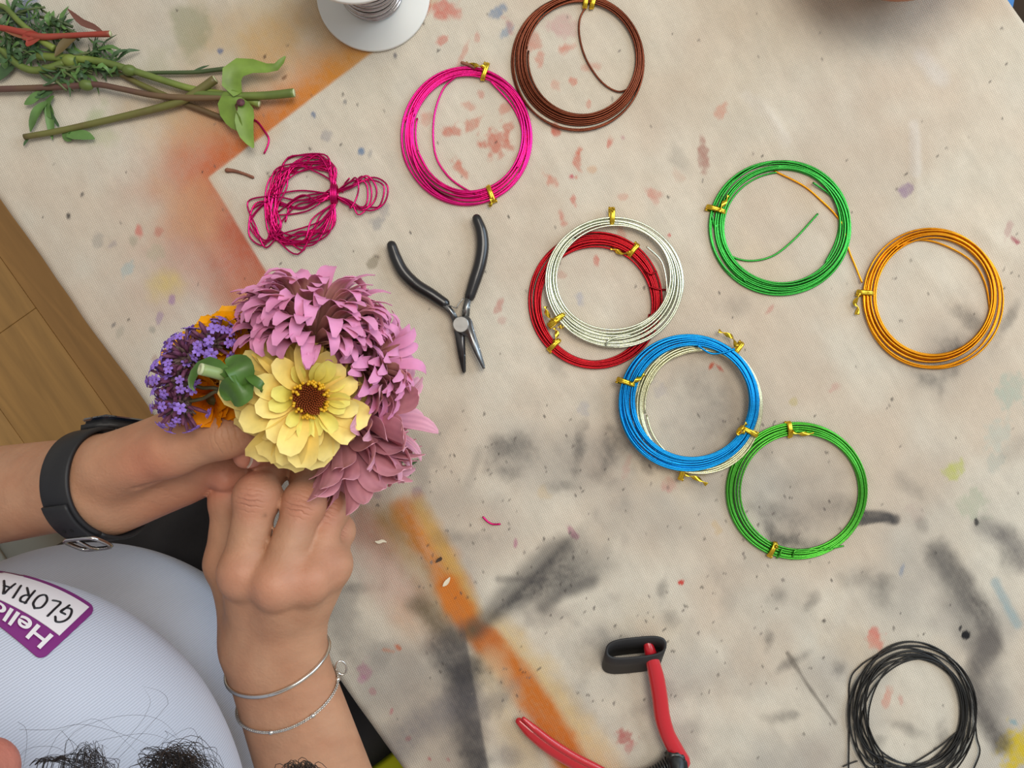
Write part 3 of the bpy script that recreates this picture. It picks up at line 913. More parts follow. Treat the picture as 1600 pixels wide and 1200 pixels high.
# palm folds
S.group([cone(P(212, 764, .889), P(258, 752, .889), 0.0010), cone(P(258, 752, .889), P(300, 728, .887), 0.0012)], 0.001, 0.003, sub=True)
S.G = np.minimum(S.G, right_done)
del baseR, baseL, baseL0, right_done, base_all
bpts, bquads = S.mesh()
del S
# skin colour: redder on knuckles, finger tips and palm
sk = np.tile(np.array(lin(186, 139, 109)), (len(bpts), 1))
def tint(c, r, col, a):
    global sk
    d = np.linalg.norm(bpts - np.array(c), axis=1)
    k = (np.exp(-(d / r) ** 2) * a)[:, None]
    sk = sk * (1 - k) + np.array(lin(*col)) * k
vx = fbm(bpts[:, 0] * 90 + bpts[:, 2] * 60, bpts[:, 1] * 90 - bpts[:, 2] * 40, 5, 4)[:, None]
vy = fbm(bpts[:, 0] * 260 + bpts[:, 2] * 200, bpts[:, 1] * 260, 6, 3)[:, None]
sk = sk * (1 + (vx - 0.5) * np.array([0.10, 0.24, 0.30]) + (vy - 0.5) * 0.12)
for f in fingR[:4]:
    tint(f[1] + Vector((0, 0, .011)), 0.010, (198, 124, 106), 0.5)
    tint(f[0] + Vector((0, 0, .011)), 0.011, (200, 134, 110), 0.45)
for f in fingL + fingR:
    tint(f[-1], 0.012, (204, 120, 108), 0.55)
for c, r in ((P(255, 785, .85), .02), (P(300, 760, .85), .018), (P(230, 730, .90), .02)):
    tint(c, r, (200, 122, 96), 0.5)
tint(P(392, 810, .887), 0.004, (190, 92, 88), 0.6)
tint(H(0.115, 0, -0.028), 0.03, (196, 112, 104), 0.8)
for c in (H(0.092, 0, -0.066),):
    tint(c, 0.014, (180, 92, 92), 0.8)
for c in (P(415, 806, .89), P(411, 1022, .86), P(421, 1046, .86)):
    tint(c, 0.0012, (90, 60, 45), 0.9)
m_skin = mat('skin', lin(200, 145, 115), 0.52, noise=(60, 0.07), bump=(520, 0.4, 0.0007), spec=0.35, sub=0.12, attr=True)
def add_creases(m, sites, org):
    nt = m.node_tree
    tc = nt.nodes.new('ShaderNodeTexCoord')
    def M_(op, a, b=None, clamp=False):
        n = nt.nodes.new('ShaderNodeMath'); n.operation = op; n.use_clamp = clamp
        for i, v in enumerate((a, b)):
            if v is None: continue
            if isinstance(v, (int, float)): n.inputs[i].default_value = v
            else: nt.links.new(v, n.inputs[i])
        return n.outputs[0]
    nz = nt.nodes.new('ShaderNodeTexNoise'); nz.inputs['Scale'].default_value = 180; nz.inputs['Detail'].default_value = 2
    nt.links.new(tc.outputs['Object'], nz.inputs['Vector'])
    tot = None
    for c, d, r, wl, amp in sites:
        sb = nt.nodes.new('ShaderNodeVectorMath'); sb.operation = 'SUBTRACT'
        nt.links.new(tc.outputs['Object'], sb.inputs[0]); sb.inputs[1].default_value = Vector(c) - org
        ln = nt.nodes.new('ShaderNodeVectorMath'); ln.operation = 'LENGTH'; nt.links.new(sb.outputs[0], ln.inputs[0])
        dt = nt.nodes.new('ShaderNodeVectorMath'); dt.operation = 'DOT_PRODUCT'
        nt.links.new(sb.outputs[0], dt.inputs[0]); dt.inputs[1].default_value = Vector(d).normalized()
        mask = M_('SUBTRACT', 1.0, M_('DIVIDE', ln.outputs['Value'], r), True)
        ph = M_('ADD', M_('MULTIPLY', dt.outputs['Value'], 6.2832 / wl), M_('MULTIPLY', nz.outputs['Fac'], 7.0))
        line = M_('POWER', M_('ADD', M_('MULTIPLY', M_('SINE', ph), 0.5), 0.5), 3.0)
        v = M_('MULTIPLY', M_('MULTIPLY', mask, line), amp)
        tot = v if tot is None else M_('ADD', tot, v)
    old = [n for n in nt.nodes if n.type == 'BUMP'][0]
    bp = nt.nodes.new('ShaderNodeBump'); bp.invert = True
    bp.inputs['Strength'].default_value = 0.75; bp.inputs['Distance'].default_value = 0.0011
    nt.links.new(tot, bp.inputs['Height'])
    nt.links.new(old.outputs['Normal'], bp.inputs['Normal'])
    nt.links.new(bp.outputs['Normal'], nt.nodes['Principled BSDF'].inputs['Normal'])
up_ = Vector((0, 0, .010))
sites = [(f[1] + up_, f[1] - f[0], 0.0095, 0.0030, 1.0) for f in fingR[:4]]
sites += [(f[2] + up_ * .8, f[2] - f[1], 0.006, 0.0022, 0.8) for f in fingR[:2]]
sites += [(P(262, 760, .872), Vector((.6, .8, 0)), 0.024, 0.0110, 0.30), (P(330, 715, .880), Vector((1, .2, 0)), 0.014, 0.0060, 0.35), (P(352, 690, .907), Vector((1, .2, 0)), 0.012, 0.0034, 0.45)]
add_creases(m_skin, sites, NT(-0.45, 0.05, 0.0))
person = thing('person', 'person in a white ribbed T-shirt seated at the table, both hands holding the bouquet', 'person', NT(-0.45, 0.05, 0.0))
body = smooth_mesh('body', bpts, bquads, m_skin, person, sk)
bbvh = bvh_of(bpts, bquads)

# eyes
m_eye = mat('eye_white', lin(225, 220, 215), 0.2)
for sg in (-1, 1):
    obj('eye', *blob(H(0.079, sg * 0.032, 0.006), (0.0125, 0.0125, 0.0125), 14, 10), m_eye, person)
# finger nails
m_nail = mat('nail', lin(226, 170, 158), 0.25, coat=0.3)
m_nailtip = mat('nail_tip', lin(240, 225, 212), 0.3)
def nail(f, r, dors, name='fingernail'):
    a = (f[-1] - f[-2]).normalized()
    dn = (dors - a * a.dot(dors)).normalized()
    s = a.cross(dn)
    c = f[-1] + a * (r * 0.15)
    R_ = r * 0.80
    mb = MB(); tipb = MB()
    for b, x0, x1 in ((mb, -0.8, 0.55), (tipb, 0.55, 0.78)):
        nxx, nyy = 5, 7
        vs, fs = [], []
        for lay_ in (0.0, 0.0006):
            for i in range(nxx):
                for j in range(nyy):
                    x = x0 + (x1 - x0) * i / (nxx - 1)
                    an = -1.0 + 2.0 * j / (nyy - 1)
                    vs.append(c + a * (x * r) + (s * math.sin(an) + dn * math.cos(an)) * (r + 0.0006 - lay_) - dn * (0.05 * r * (x + .2) ** 2))
        for i in range(nxx - 1):
            for j in range(nyy - 1):
                q = i * nyy + j
                fs.append((q, q + 1, q + nyy + 1, q + nyy))
                q += nxx * nyy
                fs.append((q, q + nyy, q + nyy + 1, q + 1))
        b.add((vs, fs))
    o = mb.build(name, m_nail, person)
    tipb.build('nail_edge', m_nailtip, o)
nail(fingL[0], radL[0][-1], Vector((1, 0.1, 0.15)))
for f, r, d in ((fingR[0], .0080, Vector((-.2, .5, .8))), (fingR[1], .0080, Vector((0, .5, .8))), (fingR[4], .0085, Vector((-.9, .2, .3))), (fingL[4], .0085, Vector((0, .4, .9)))):
    nail(f, r, d)

# ---- shirt
SS = SDF((-0.60, -0.52, 0.56), (-0.01, 0.08, 1.10), 0.0032)
SS.group([ell(NT(-0.348, 0.036, 0.912), FRM, (0.120, 0.136, 0.104)), ell(NT(-0.405, 0.024, 0.95), FRM, (0.085, 0.142, 0.100))], 0.02, 0.03)
SS.group([ell(NT(-0.385, 0.035, 0.745), FRM, (0.122, 0.142, 0.135)), ell(NT(-0.44, 0.05, 0.64), FRM, (0.115, 0.165, 0.09))], 0.06, 0.035)
SS.group([cone(SHL, SHR, 0.052)], 0.02, 0.05)
for sh, el in ((SHL, ELL_), (SHR, ELR)):
    SS.group([cone(sh, sh.lerp(el, 0.60), 0.056, 0.052)], 0.01, 0.02)
# soft folds
S_, x, y, z = SS.sl((-0.60, -0.52, 0.56), (-0.01, 0.08, 1.10))
tcoord = x * T2.x + y * T2.y
ncoord = x * N2.x + y * N2.y
SS.G += (0.0022 * np.sin(tcoord * 60 + 8 * (z - 0.8) * 6) * np.exp(-((z - 0.80) / 0.05) ** 2)).astype(np.float32)
SS.G += (0.0016 * np.sin((z * 55 + tcoord * 30 + ncoord * 12)) * np.exp(-((z - 0.72) / 0.09) ** 2)).astype(np.float32)
# neck opening and cut sleeve ends
SS.group([cone(NT(-0.36, 0.015, 1.02), NT(-0.33, 0.012, 1.12), 0.068, 0.085)], 0.0, 0.006, sub=True)
for sh, el in ((SHL, ELL_), (SHR, ELR)):
    c = sh.lerp(el, 0.60)
    d = (el - sh).normalized()
    S2, x2, y2, z2 = SS.sl(np.array(c) - 0.08, np.array(c) + 0.08)
    pl = (x2 - c.x) * d.x + (y2 - c.y) * d.y + (z2 - c.z) * d.z
    near = np.abs(SS.G[S2]) < 1
    SS.G[S2] = np.where(pl > -0.02, np.maximum(SS.G[S2], pl.astype(np.float32)), SS.G[S2])
spts, squads = SS.mesh()
del SS
m_shirt = bpy.data.materials.new('ribbed_white_knit')
m_shirt.use_nodes = True
nt = m_shirt.node_tree
bs = nt.nodes['Principled BSDF']
bs.inputs['Roughness'].default_value = 0.85
bs.inputs['Sheen Weight'].default_value = 0.15
bs.inputs['Specular IOR Level'].default_value = 0.2
tc = nt.nodes.new('ShaderNodeTexCoord')
mp = nt.nodes.new('ShaderNodeMapping')
mp.inputs['Rotation'].default_value = (0, 0, math.radians(54.7))
nt.links.new(tc.outputs['Object'], mp.inputs['Vector'])
w = nt.nodes.new('ShaderNodeTexWave')
w.inputs['Scale'].default_value = 250
w.inputs['Distortion'].default_value = 0.3
w.inputs['Detail Scale'].default_value = 0.2
nt.links.new(mp.outputs['Vector'], w.inputs['Vector'])
r = nt.nodes.new('ShaderNodeValToRGB')
r.color_ramp.elements[0].color = (*lin(182, 188, 202), 1)
r.color_ramp.elements[1].color = (*lin(202, 209, 224), 1)
nt.links.new(w.outputs['Fac'], r.inputs['Fac'])
nt.links.new(r.outputs['Color'], bs.inputs['Base Color'])
bp = nt.nodes.new('ShaderNodeBump'); bp.inputs['Strength'].default_value = 0.3; bp.inputs['Distance'].default_value = 0.0006
nt.links.new(w.outputs['Fac'], bp.inputs['Height']); nt.links.new(bp.outputs['Normal'], bs.inputs['Normal'])
shirt = smooth_mesh('shirt', spts, squads, m_shirt, person)
sbvh = bvh_of(spts, squads)

# ---- trousers and shoes
TR = SDF((-0.62, -0.62, 0.06), (0.30, 0.22, 0.70), 0.005)
kL, kR = NT(0.03, -0.055, 0.545), NT(0.03, 0.185, 0.545)
TR.group([ell(NT(-0.45, 0.055, 0.575), FRM, (0.125, 0.172, 0.105)), cone(NT(-0.42, -0.02, 0.575), kL, 0.088, 0.064), cone(NT(-0.42, 0.135, 0.575), kR, 0.090, 0.066)], 0.03, 0.02)
aL, aR = NT(0.06, -0.06, 0.10), NT(0.06, 0.19, 0.10)
TR.group([cone(kL, aL, 0.062, 0.048)], 0.01, 0.03)
TR.group([cone(kR, aR, 0.064, 0.048)], 0.01, 0.03)
S_, x, y, z = TR.sl((-0.62, -0.62, 0.06), (0.30, 0.22, 0.70))
tcoord = x * T2.x + y * T2.y
ncoord = x * N2.x + y * N2.y
TR.G += (0.003 * np.sin(ncoord * 55 + tcoord * 70 + z * 30)).astype(np.float32)
TR.G = np.maximum(TR.G, (0.085 - z).astype(np.float32))
tpts, tquads = TR.mesh()
del TR
m_trou = mat('black_denim', lin(38, 37, 40), 0.75, noise=(40, 0.2), bump=(900, 0.3, 0.0006))
smooth_mesh('trousers', tpts, tquads, m_trou, person)
m_shoe = mat('shoe_leather', lin(45, 42, 42), 0.5)
m_sole = mat('shoe_sole', lin(200, 198, 192), 0.7)
for a in (aL, aR):
    c = Vector((a.x, a.y, 0)) + N2 * 0.05
    sh = obj('shoe', *blob(c + UP * 0.058, (0.13, 0.046, 0.052), 20, 12, Matrix.Rotation(math.atan2(N2.y, N2.x), 3, 'Z')), m_shoe, person)
    obj('sole', *bev(prism([(c + N2 * (0.13 * math.cos(q)) + T2 * (0.047 * math.sin(q)))[:2] for q in [k * math.pi / 12 for k in range(24)]], 0.001, 0.022), 0.004), m_sole, sh)

# ---- hair: cap on the skull, locks falling beside the face, loose single hairs
m_hair = mat('dark_hair', lin(30, 25, 24), 0.42, spec=0.6)
hv = MB()
HS = SDF(tuple(np.array(Hc) - 0.16), tuple(np.array(Hc) + 0.16), 0.004)
HS.group([ell(H(-0.020, 0, 0.034), HX, (0.106, 0.088, 0.096)), cone(H(-0.09, 0, -0.02), H(-0.10, 0.0, -0.09), 0.05, 0.045)], 0.03, 0.02)
HS.group([ell(H(0.10, 0, -0.035), HX, (0.085, 0.062, 0.085))], 0.0, 0.012, sub=True)
hpts, hquads = HS.mesh()
hv.add(([Vector(p) for p in hpts], [tuple(int(i) for i in q) for q in hquads]))
rh = random.Random(5)
def strand(pts, r, n=22, seg=3):
    hv.add(tube(spline(pts, n), [r, r, r * 0.9, r * 0.3], seg, caps=False))
def jit(p, s): return Vector((p[0] + rh.gauss(0, s), p[1] + rh.gauss(0, s), p[2] + rh.gauss(0, s)))
for k in range(150):        # body of the right lock that comes into the picture
    s = rh.random()
    root = H(-0.03 + 0.06 * rh.random(), 0.080, 0.02 * rh.gauss(0, 1))
    a = P(190 + 70 * s + rh.gauss(0, 12), 1287 + rh.gauss(0, 14), 1.035 + rh.gauss(0, .006))
    b = P(225 + 70 * s + rh.gauss(0, 12), 1198 - 16 * math.sin(s * 3.1) + rh.gauss(0, 12), 1.005 + rh.gauss(0, .006))
    c = P(275 + 55 * s + rh.gauss(0, 14), 1198 + rh.gauss(0, 16), 0.995 + rh.gauss(0, .006))
    e = P(318 + 30 * s + rh.gauss(0, 14), 1250 + rh.gauss(0, 18), 0.985)
    strand([root, a, b, c, e], 0.00014)
for k in range(46):         # thinner curls left of it
    s = rh.random()
    root = H(0.0 + 0.05 * rh.random(), 0.080, 0.01 * rh.gauss(0, 1))
    a = P(100 + 60 * s, 1260 + rh.gauss(0, 14), 1.04)
    b = P(105 + 45 * s + rh.gauss(0, 8), 1192 + rh.gauss(0, 10), 1.015)
    c = P(128 + 26 * s + rh.gauss(0, 6), 1172 + rh.gauss(0, 7), 1.01)
    e = P(146 + 22 * s + rh.gauss(0, 8), 1215 + rh.gauss(0, 14), 1.0)
    strand([root, a, b, c, e], 0.00011)
for k in range(22):
    s = rh.random()
    strand([H(0.02, 0.080, 0.01), P(40 + 50 * s, 1240, 1.035), P(45 + 50 * s, 1196 - 8 * s, 1.02), P(80 + 60 * s, 1188 + rh.gauss(0, 6), 1.01), P(130 + 50 * s, 1215, 1.0)], 0.00013)
for k in range(70):        # a second lock, by the forearm
    s = rh.random()
    root = H(0.0 + 0.05 * rh.random(), 0.082, 0.02 * rh.gauss(0, 1))
    a = P(400 + 90 * s, 1330 + rh.gauss(0, 10), 1.045)
    b = P(440 + 50 * s + rh.gauss(0, 6), 1204 - 10 * math.sin(s * 3.1) + rh.gauss(0, 4), 1.015 + rh.gauss(0, .004))
    e = P(470 + 60 * s + rh.gauss(0, 8), 1240 + rh.gauss(0, 12), 1.0)
    strand([root, a, b, e], 0.00018)
for pts in ([(60, 1215), (90, 1150), (125, 1130), (160, 1128), (230, 1190)], [(100, 1215), (110, 1150), (180, 1120), (250, 1125), (300, 1180)], [(30, 1140), (80, 1140), (130, 1132), (200, 1150), (245, 1170)],
            [(150, 1210), (215, 1135), (228, 1115), (235, 1095), (225, 1075)], [(160, 1212), (250, 1115), (262, 1095), (250, 1080), (222, 1072)], [(20, 1200), (40, 1172), (75, 1166), (100, 1174), (120, 1200)],
            [(230, 1180), (270, 1150), (300, 1138), (312, 1165), (310, 1200)], [(245, 1170), (262, 1150), (258, 1142), (280, 1158), (300, 1190)], [(28, 1128), (40, 1138), (42, 1160), (38, 1190), (30, 1220)],
            [(110, 1210), (115, 1170), (100, 1146), (90, 1142), (70, 1160)], [(120, 1200), (140, 1165), (190, 1150), (240, 1148), (290, 1170)], [(250, 1190), (285, 1165), (305, 1170), (318, 1200), (320, 1230)]):
    strand([P(x, y, 1.0 - 0.004 * i) for i, (x, y) in enumerate(pts)], 0.00007, 26)
hair = hv.build('hair', m_hair, person)
tag(hair, kind='stuff')
# ------------------------------------------------------------------ things worn: watch, bracelets, name sticker
def ring_on(bvh, c, axis, off, n, tilt=0.0, tdir=UP, loose=0.0, lift=None):
    """points round a limb: rays shot in from outside, tilted so that the 'tdir' side leans back along -axis"""
    axis = axis.normalized()
    e1 = (tdir - axis * axis.dot(tdir)).normalized()
    e2 = axis.cross(e1)
    out = []
    for k in range(n):
        th = 2 * math.pi * k / n
        d = e1 * math.cos(th) + e2 * math.sin(th)
        q = c - axis * (tilt * math.cos(th))
        hit = bvh.ray_cast(q + d * 0.07, -d, 0.07)
        r = (hit[0] - q).length if hit[0] is not None else 0.028
        out.append((q, d, r + off))
    rs = [o[2] for o in out]                      # smooth the radii so the band spans hollows
    for it in range(6):
        rs = [max(rs[i], 0.5 * rs[i] + 0.25 * (rs[i - 1] + rs[(i + 1) % n])) if it < 3 else 0.5 * rs[i] + 0.25 * (rs[i - 1] + rs[(i + 1) % n]) for i in range(n)]
    return [q + d * (r + loose) for (q, d, _), r in zip(out, rs)], [d for _, d, _ in out], e1, e2

axL = (WRL - ELL_).normalized()
m_strap = mat('watch_rubber', lin(30, 31, 34), 0.55, bump=(300, 0.1))
m_steel = mat('polished_steel', lin(205, 203, 200), 0.18, 1.0)
m_glassd = mat('watch_glass', lin(18, 26, 44), 0.08, coat=1.0)
wc = WRL + axL * 0.007
NR = 64
rp, rd, e1, e2 = ring_on(bbvh, wc, axL, 0.0016, NR, 0.001, UP)
watch = thing('wristwatch', 'black rubber strap wristwatch with a steel buckle on the left wrist', 'watch', WRL)
def ribbon(pts, dirs, half, th, ids, axis, width_f=None, lift=None):
    vs, fs = [], []
    prof = [(-1, -.5), (-1, .2), (-.9, .5), (.9, .5), (1, .2), (1, -.5)]
    m = len(prof)
    for j, i in enumerate(ids):
        p, d = pts[i % len(pts)], dirs[i % len(pts)]
        h = half * (width_f(j / (len(ids) - 1)) if width_f else 1)
        l = lift(j / (len(ids) - 1)) if lift else 0
        for a, b in prof:
            vs.append(p + axis * (a * h) + d * (b * th + l))
    for j in range(len(ids) - 1):
        for k in range(m):
            l = (k + 1) % m
            fs.append((j * m + k, j * m + l, (j + 1) * m + l, (j + 1) * m + k))
    fs += [tuple(range(m - 1, -1, -1)), tuple((len(ids) - 1) * m + k for k in range(m))]
    return vs, fs
# find ring angles nearest to the buckle and to the watch case in the world
def nearest(pts, q): return min(range(len(pts)), key=lambda i: (pts[i] - q).length)
ib = nearest(rp, P(136, 806, .868))
ic = nearest(rp, P(150, 676, .856))
up_side = (ic - ib) % NR
order = [(ib + k) % NR for k in range(up_side + 1)] if (rp[(ib + up_side // 2) % NR]).z > WRL.z else [(ib - k) % NR for k in range(NR - up_side + 1)]
rest = [order[-1]] + [i for i in ([(order[-1] + (1 if (order[1] - order[0]) % NR == 1 else -1) * k) % NR for k in range(1, NR - len(order) + 1)])] + [order[0]]
st1 = obj('strap', *ribbon(rp, rd, 0.0098, 0.0024, order, axL), m_strap, watch)
obj('strap', *ribbon(rp, rd, 0.0096, 0.0022, rest, axL), m_strap, watch)
# overlapping tail with holes and a keeper
tail = order[:max(6, len(order) // 3)]
obj('strap_tail', *ribbon(rp, rd, 0.0086, 0.0022, tail, axL, None, lambda u: 0.0026), m_strap, watch)
m_hole = mat('strap_hole', lin(8, 8, 9), 0.9)
hb = MB()
for q in (2, 4):
    for sgn in (-1, 1):
        i = tail[min(q, len(tail) - 1)]
        hb.add(blob(rp[i] + rd[i] * 0.0038 + axL * (sgn * 0.0028), (0.0011, 0.0011, 0.0005), 8, 4, Vector((0, 0, 1)).rotation_difference(rd[i]).to_matrix()))
hb.build('strap_hole', m_hole, watch)
k_i = tail[-1]
# buckle: a rounded wire frame with a pin
bi, bd = rp[order[0]], rd[order[0]]
along = (rp[order[1]] - rp[order[0]]).normalized()
fr = []
for k in range(40):
    a = 2 * math.pi * k / 40
    cx_, sy_ = math.cos(a), math.sin(a)
    sq = lambda v, pwr=0.45: math.copysign(abs(v) ** pwr, v)
    fr.append(bi - along * 0.001 + axL * (sq(cx_) * 0.0112) + along * (sq(sy_) * 0.0080) + bd * 0.0042)
bk = obj('buckle', *tube(fr, 0.0012, 10, closed=True), m_steel, watch)
obj('buckle_pin', *tube([bi + along * 0.006 + bd * 0.005, bi - along * 0.003 + bd * 0.0058, bi - along * 0.008 + bd * 0.0046], [0.001, 0.0011, 0.0009], 8, roundcap=True), m_steel, bk)
# case
cc, cd = rp[order[-1]], rd[order[-1]]
al2 = (rp[order[-1]] - rp[order[-2]]).normalized()
Mc = Matrix((axL, al2, cd)).transposed()
csv, csf = bev(box((0, 0, 0), (0.021, 0.036, 0.009)), 0.003, 3)
case = obj('watch_case', [cc + al2 * 0.010 + cd * 0.002 + Mc @ Vector(v) for v in csv], csf, m_strap, watch)
gsv, gsf = bev(box((0, 0, 0), (0.0185, 0.033, 0.002)), 0.0009, 2)
obj('watch_glass', [cc + al2 * 0.010 + cd * 0.0068 + Mc @ Vector(v) for v in gsv], gsf, m_glassd, case)

# bracelets on the right wrist
axR = (WRR - ELR).normalized()
m_silver = mat('silver', lin(222, 220, 214), 0.22, 1.0)
b1c = WRR - axR * 0.0085
r1, d1_, *_ = ring_on(bbvh, b1c, axR, 0.0008, 72, 0.008, UP)
snake = thing('snake_chain_bracelet', 'smooth silver snake-chain bracelet nearest the right hand', 'bracelet', b1c)
vs, fs = tube(r1, 0.00125, 10, closed=True)
# fine scales: every other ring slightly thinner
fine_ring = spline(r1 + [r1[0]], 360)[:-1]
obj('chain', *tube(fine_ring, [0.00135 if k % 2 else 0.00112 for k in range(len(fine_ring))], 8, closed=True), m_silver, snake)
kk = nearest(r1, P(495, 985, .835))
cl = MB().add(blob(r1[kk] + d1_[kk] * 0.0015, (0.0022, 0.0022, 0.0022), 12, 8)).add(blob(r1[(kk + 1) % 72] + d1_[(kk + 1) % 72] * 0.0012, (0.0018, 0.0018, 0.0018), 10, 6))
cl.build('clasp', m_silver, snake)
b2c = WRR - axR * 0.030
r2, d2_, *_ = ring_on(bbvh, b2c, axR, 0.0010, 72, 0.009, UP)
cable = thing('cable_chain_bracelet', 'silver twisted cable-chain bracelet with small beads, higher up the right forearm', 'bracelet', b2c)
path2 = spline(r2 + [r2[0]], 241)[:-1]
links = MB()
for k in range(0, 240):
    p, q = path2[k], path2[(k + 1) % 240]
    a = (q - p).normalized()
    d = (p - b2c).normalized()
    sdv = a.cross(d).normalized()
    nrm_ = (d if k % 2 else sdv)
    oth = a.cross(nrm_)
    links.add(tube([p + a * (0.0011 * math.cos(u)) + oth * (0.0008 * math.sin(u)) for u in [i * math.pi / 4 for i in range(8)]], 0.00032, 4, closed=True))
lk = links.build('chain_links', m_silver, cable)
tag(lk, kind='stuff')
for q in (P(430, 1140, .86), P(488, 1122, .86), P(520, 1080, .84)):
    k = nearest(r2, q)
    obj('bead', *blob(r2[k], (0.0016, 0.0016, 0.0016), 10, 6), m_silver, cable)
k = nearest(r2, P(522, 1060, .835))
lp = [r2[k] + d2_[k] * (0.0035 + 0.003 * math.cos(u)) - axR * (0.0045 * math.sin(u)) for u in [i * math.pi / 9 for i in range(18)]]
obj('clasp', *tube(lp, 0.0006, 6, closed=True), m_silver, cable)

# name sticker laid on the shirt: border, white field, band, lettering
m_pur = mat('sticker_purple', lin(128, 44, 124), 0.45)
m_white = mat('sticker_white', lin(236, 232, 236), 0.45)
m_ink = mat('marker_ink', lin(22, 24, 32), 0.5)
camp = Vector((0, 0, CAMZ))
def bez(a, b, c, u): return a * (1 - u) ** 2 + b * 2 * u * (1 - u) + c * u * u
def skin_pt(u, v, off):
    """u along the writing, v from the greeting band to the far edge; both 0..1"""
    e0 = bez(Vector((64, 1034)), Vector((8, 984)), Vector((-48, 946)), u)
    e1_ = bez(Vector((151, 953)), Vector((76, 896)), Vector((-46, 888)), u)
    q = e0.lerp(e1_, v)
    d = (Vector(((q.x - 800) / FPX, (600 - q.y) / FPX, -1))).normalized()
    hit = sbvh.ray_cast(camp, d)
    if hit[0] is None: hit = sbvh.find_nearest(camp + d * 0.42)
    return hit[0] + hit[1] * off
def patch(u0, u1, v0, v1, off, nu=36, nv=22, rad=0.0, asp=1.5):
    vs, fs = [], []
    for lay_ in (off, off - 0.0003):
        for i in range(nu):
            for j in range(nv):
                a, b = i / (nu - 1), j / (nv - 1)
                U, V = u0 + (u1 - u0) * a, v0 + (v1 - v0) * b
                if rad:      # round the corners in (u*asp, v) space
                    x_, y_ = U * asp, V
                    for cx_, cy_ in ((u0 * asp + rad, v0 + rad), (u1 * asp - rad, v0 + rad), (u0 * asp + rad, v1 - rad), (u1 * asp - rad, v1 - rad)):
                        if (x_ - cx_) * (1 if cx_ > (u0 + u1) / 2 * asp else -1) > 0 and (y_ - cy_) * (1 if cy_ > (v0 + v1) / 2 else -1) > 0:
                            l = math.hypot(x_ - cx_, y_ - cy_)
                            m_ = max(abs(x_ - cx_), abs(y_ - cy_))
                            if l > 0:
                                x_, y_ = cx_ + (x_ - cx_) / l * m_, cy_ + (y_ - cy_) / l * m_
                    U, V = x_ / asp, y_
                vs.append(skin_pt(U, V, lay_))
    m_ = nu * nv
    for i in range(nu - 1):
        for j in range(nv - 1):
            q = i * nv + j
            fs.append((q, q + nv, q + nv + 1, q + 1))
            fs.append((m_ + q, m_ + q + 1, m_ + q + nv + 1, m_ + q + nv))
    return vs, fs
stick = thing('name_sticker', 'white and purple name sticker with rounded corners on the shirt front', 'sticker', skin_pt(0.3, 0.5, 0))
obj('border', *patch(0, 1, 0, 1, 0.0008, rad=0.12), m_pur, stick)
obj('writing_field', *patch(0.055, 0.95, 0.40, 0.94, 0.0013), m_white, stick)
# printed greeting
cu = bpy.data.curves.new('greeting', 'FONT')
cu.body = 'Hello'
cu.size = 1.0
cu.offset = 0.018
to = bpy.data.objects.new('greeting', cu)
COL.objects.link(to)
dg = bpy.context.evaluated_depsgraph_get()
tm = bpy.data.meshes.new_from_object(to.evaluated_get(dg))
bm = bmesh.new(); bm.from_mesh(tm)
bmesh.ops.triangulate(bm, faces=bm.faces)
bmesh.ops.subdivide_edges(bm, edges=[e for e in bm.edges if e.calc_length() > 0.15], cuts=3)
bmesh.ops.triangulate(bm, faces=bm.faces)
bm.verts.index_update()
tv = [v.co.copy() for v in bm.verts]
tf = [tuple(v.index for v in f.verts) for f in bm.faces]
bm.free()
bpy.data.objects.remove(to); bpy.data.curves.remove(cu); bpy.data.meshes.remove(tm)
xmax = max(v.x for v in tv)
obj('greeting', [skin_pt(0.07 + v.x / xmax * 0.70, 0.335 - v.y / 0.72 * 0.25, 0.0016) for v in tv], [f[::-1] for f in tf], m_white, stick, smooth=False)
# handwriting in marker: strokes in a unit box per letter (x right, y down)
LET = {'G': [[(.95, .2), (.6, 0), (.2, .2), (.05, .6), (.35, 1), (.8, .9), (.9, .6), (.5, .6)], [(.9, .6), (.75, 1.15)]],
       'L': [[(.2, 0), (.15, .5), (.1, 1), (.5, 1), (.95, .92)]],
       'O': [[(.5, 0), (.1, .25), (.1, .75), (.5, 1), (.9, .75), (.9, .25), (.5, 0)]],
       'R': [[(.2, 0), (.2, .5), (.15, 1)], [(.15, .05), (.7, 0), (.85, .25), (.6, .5), (.2, .55)], [(.35, .55), (.9, 1)]],
       'I': [[(.5, 0), (.45, 1)]],
       'A': [[(.05, 1), (.3, .5), (.5, 0), (.7, .5), (.95, 1)], [(.2, .62), (.8, .62)]]}
for ch, u0, wd in (('G', .105, .105), ('L', .245, .075), ('O', .345, .10), ('R', .475, .09), ('I', .585, .05), ('A', .650, .10)):
    mb = MB()
    for s in LET[ch]:
        c2 = spline([Vector((p[0], p[1], 0)) for p in s], 7 * len(s)) if len(s) > 2 else [Vector((*s[0], 0)).lerp(Vector((*s[1], 0)), k / 6) for k in range(7)]
        pts = [skin_pt(u0 + q.x * wd, 0.52 + q.y * 0.25, 0.0013) for q in c2]
        mb.add(tube(pts, 0.00062, 6, roundcap=True))
    mb.build('handwritten_letter', m_ink, stick)
# ------------------------------------------------------------------ wire coils on the table
def metal(name, c, rough=0.28, bumpy=True):
    return mat(name, lin(*c), rough, 0.85, noise=(120, 0.12), spec=0.5)
m_gold = mat('gold_foil', lin(232, 196, 62), 0.22, 1.0, noise=(300, 0.2))
WR = 0.00072
ZT = TZ + 0.0006                       # top of the canvas, about

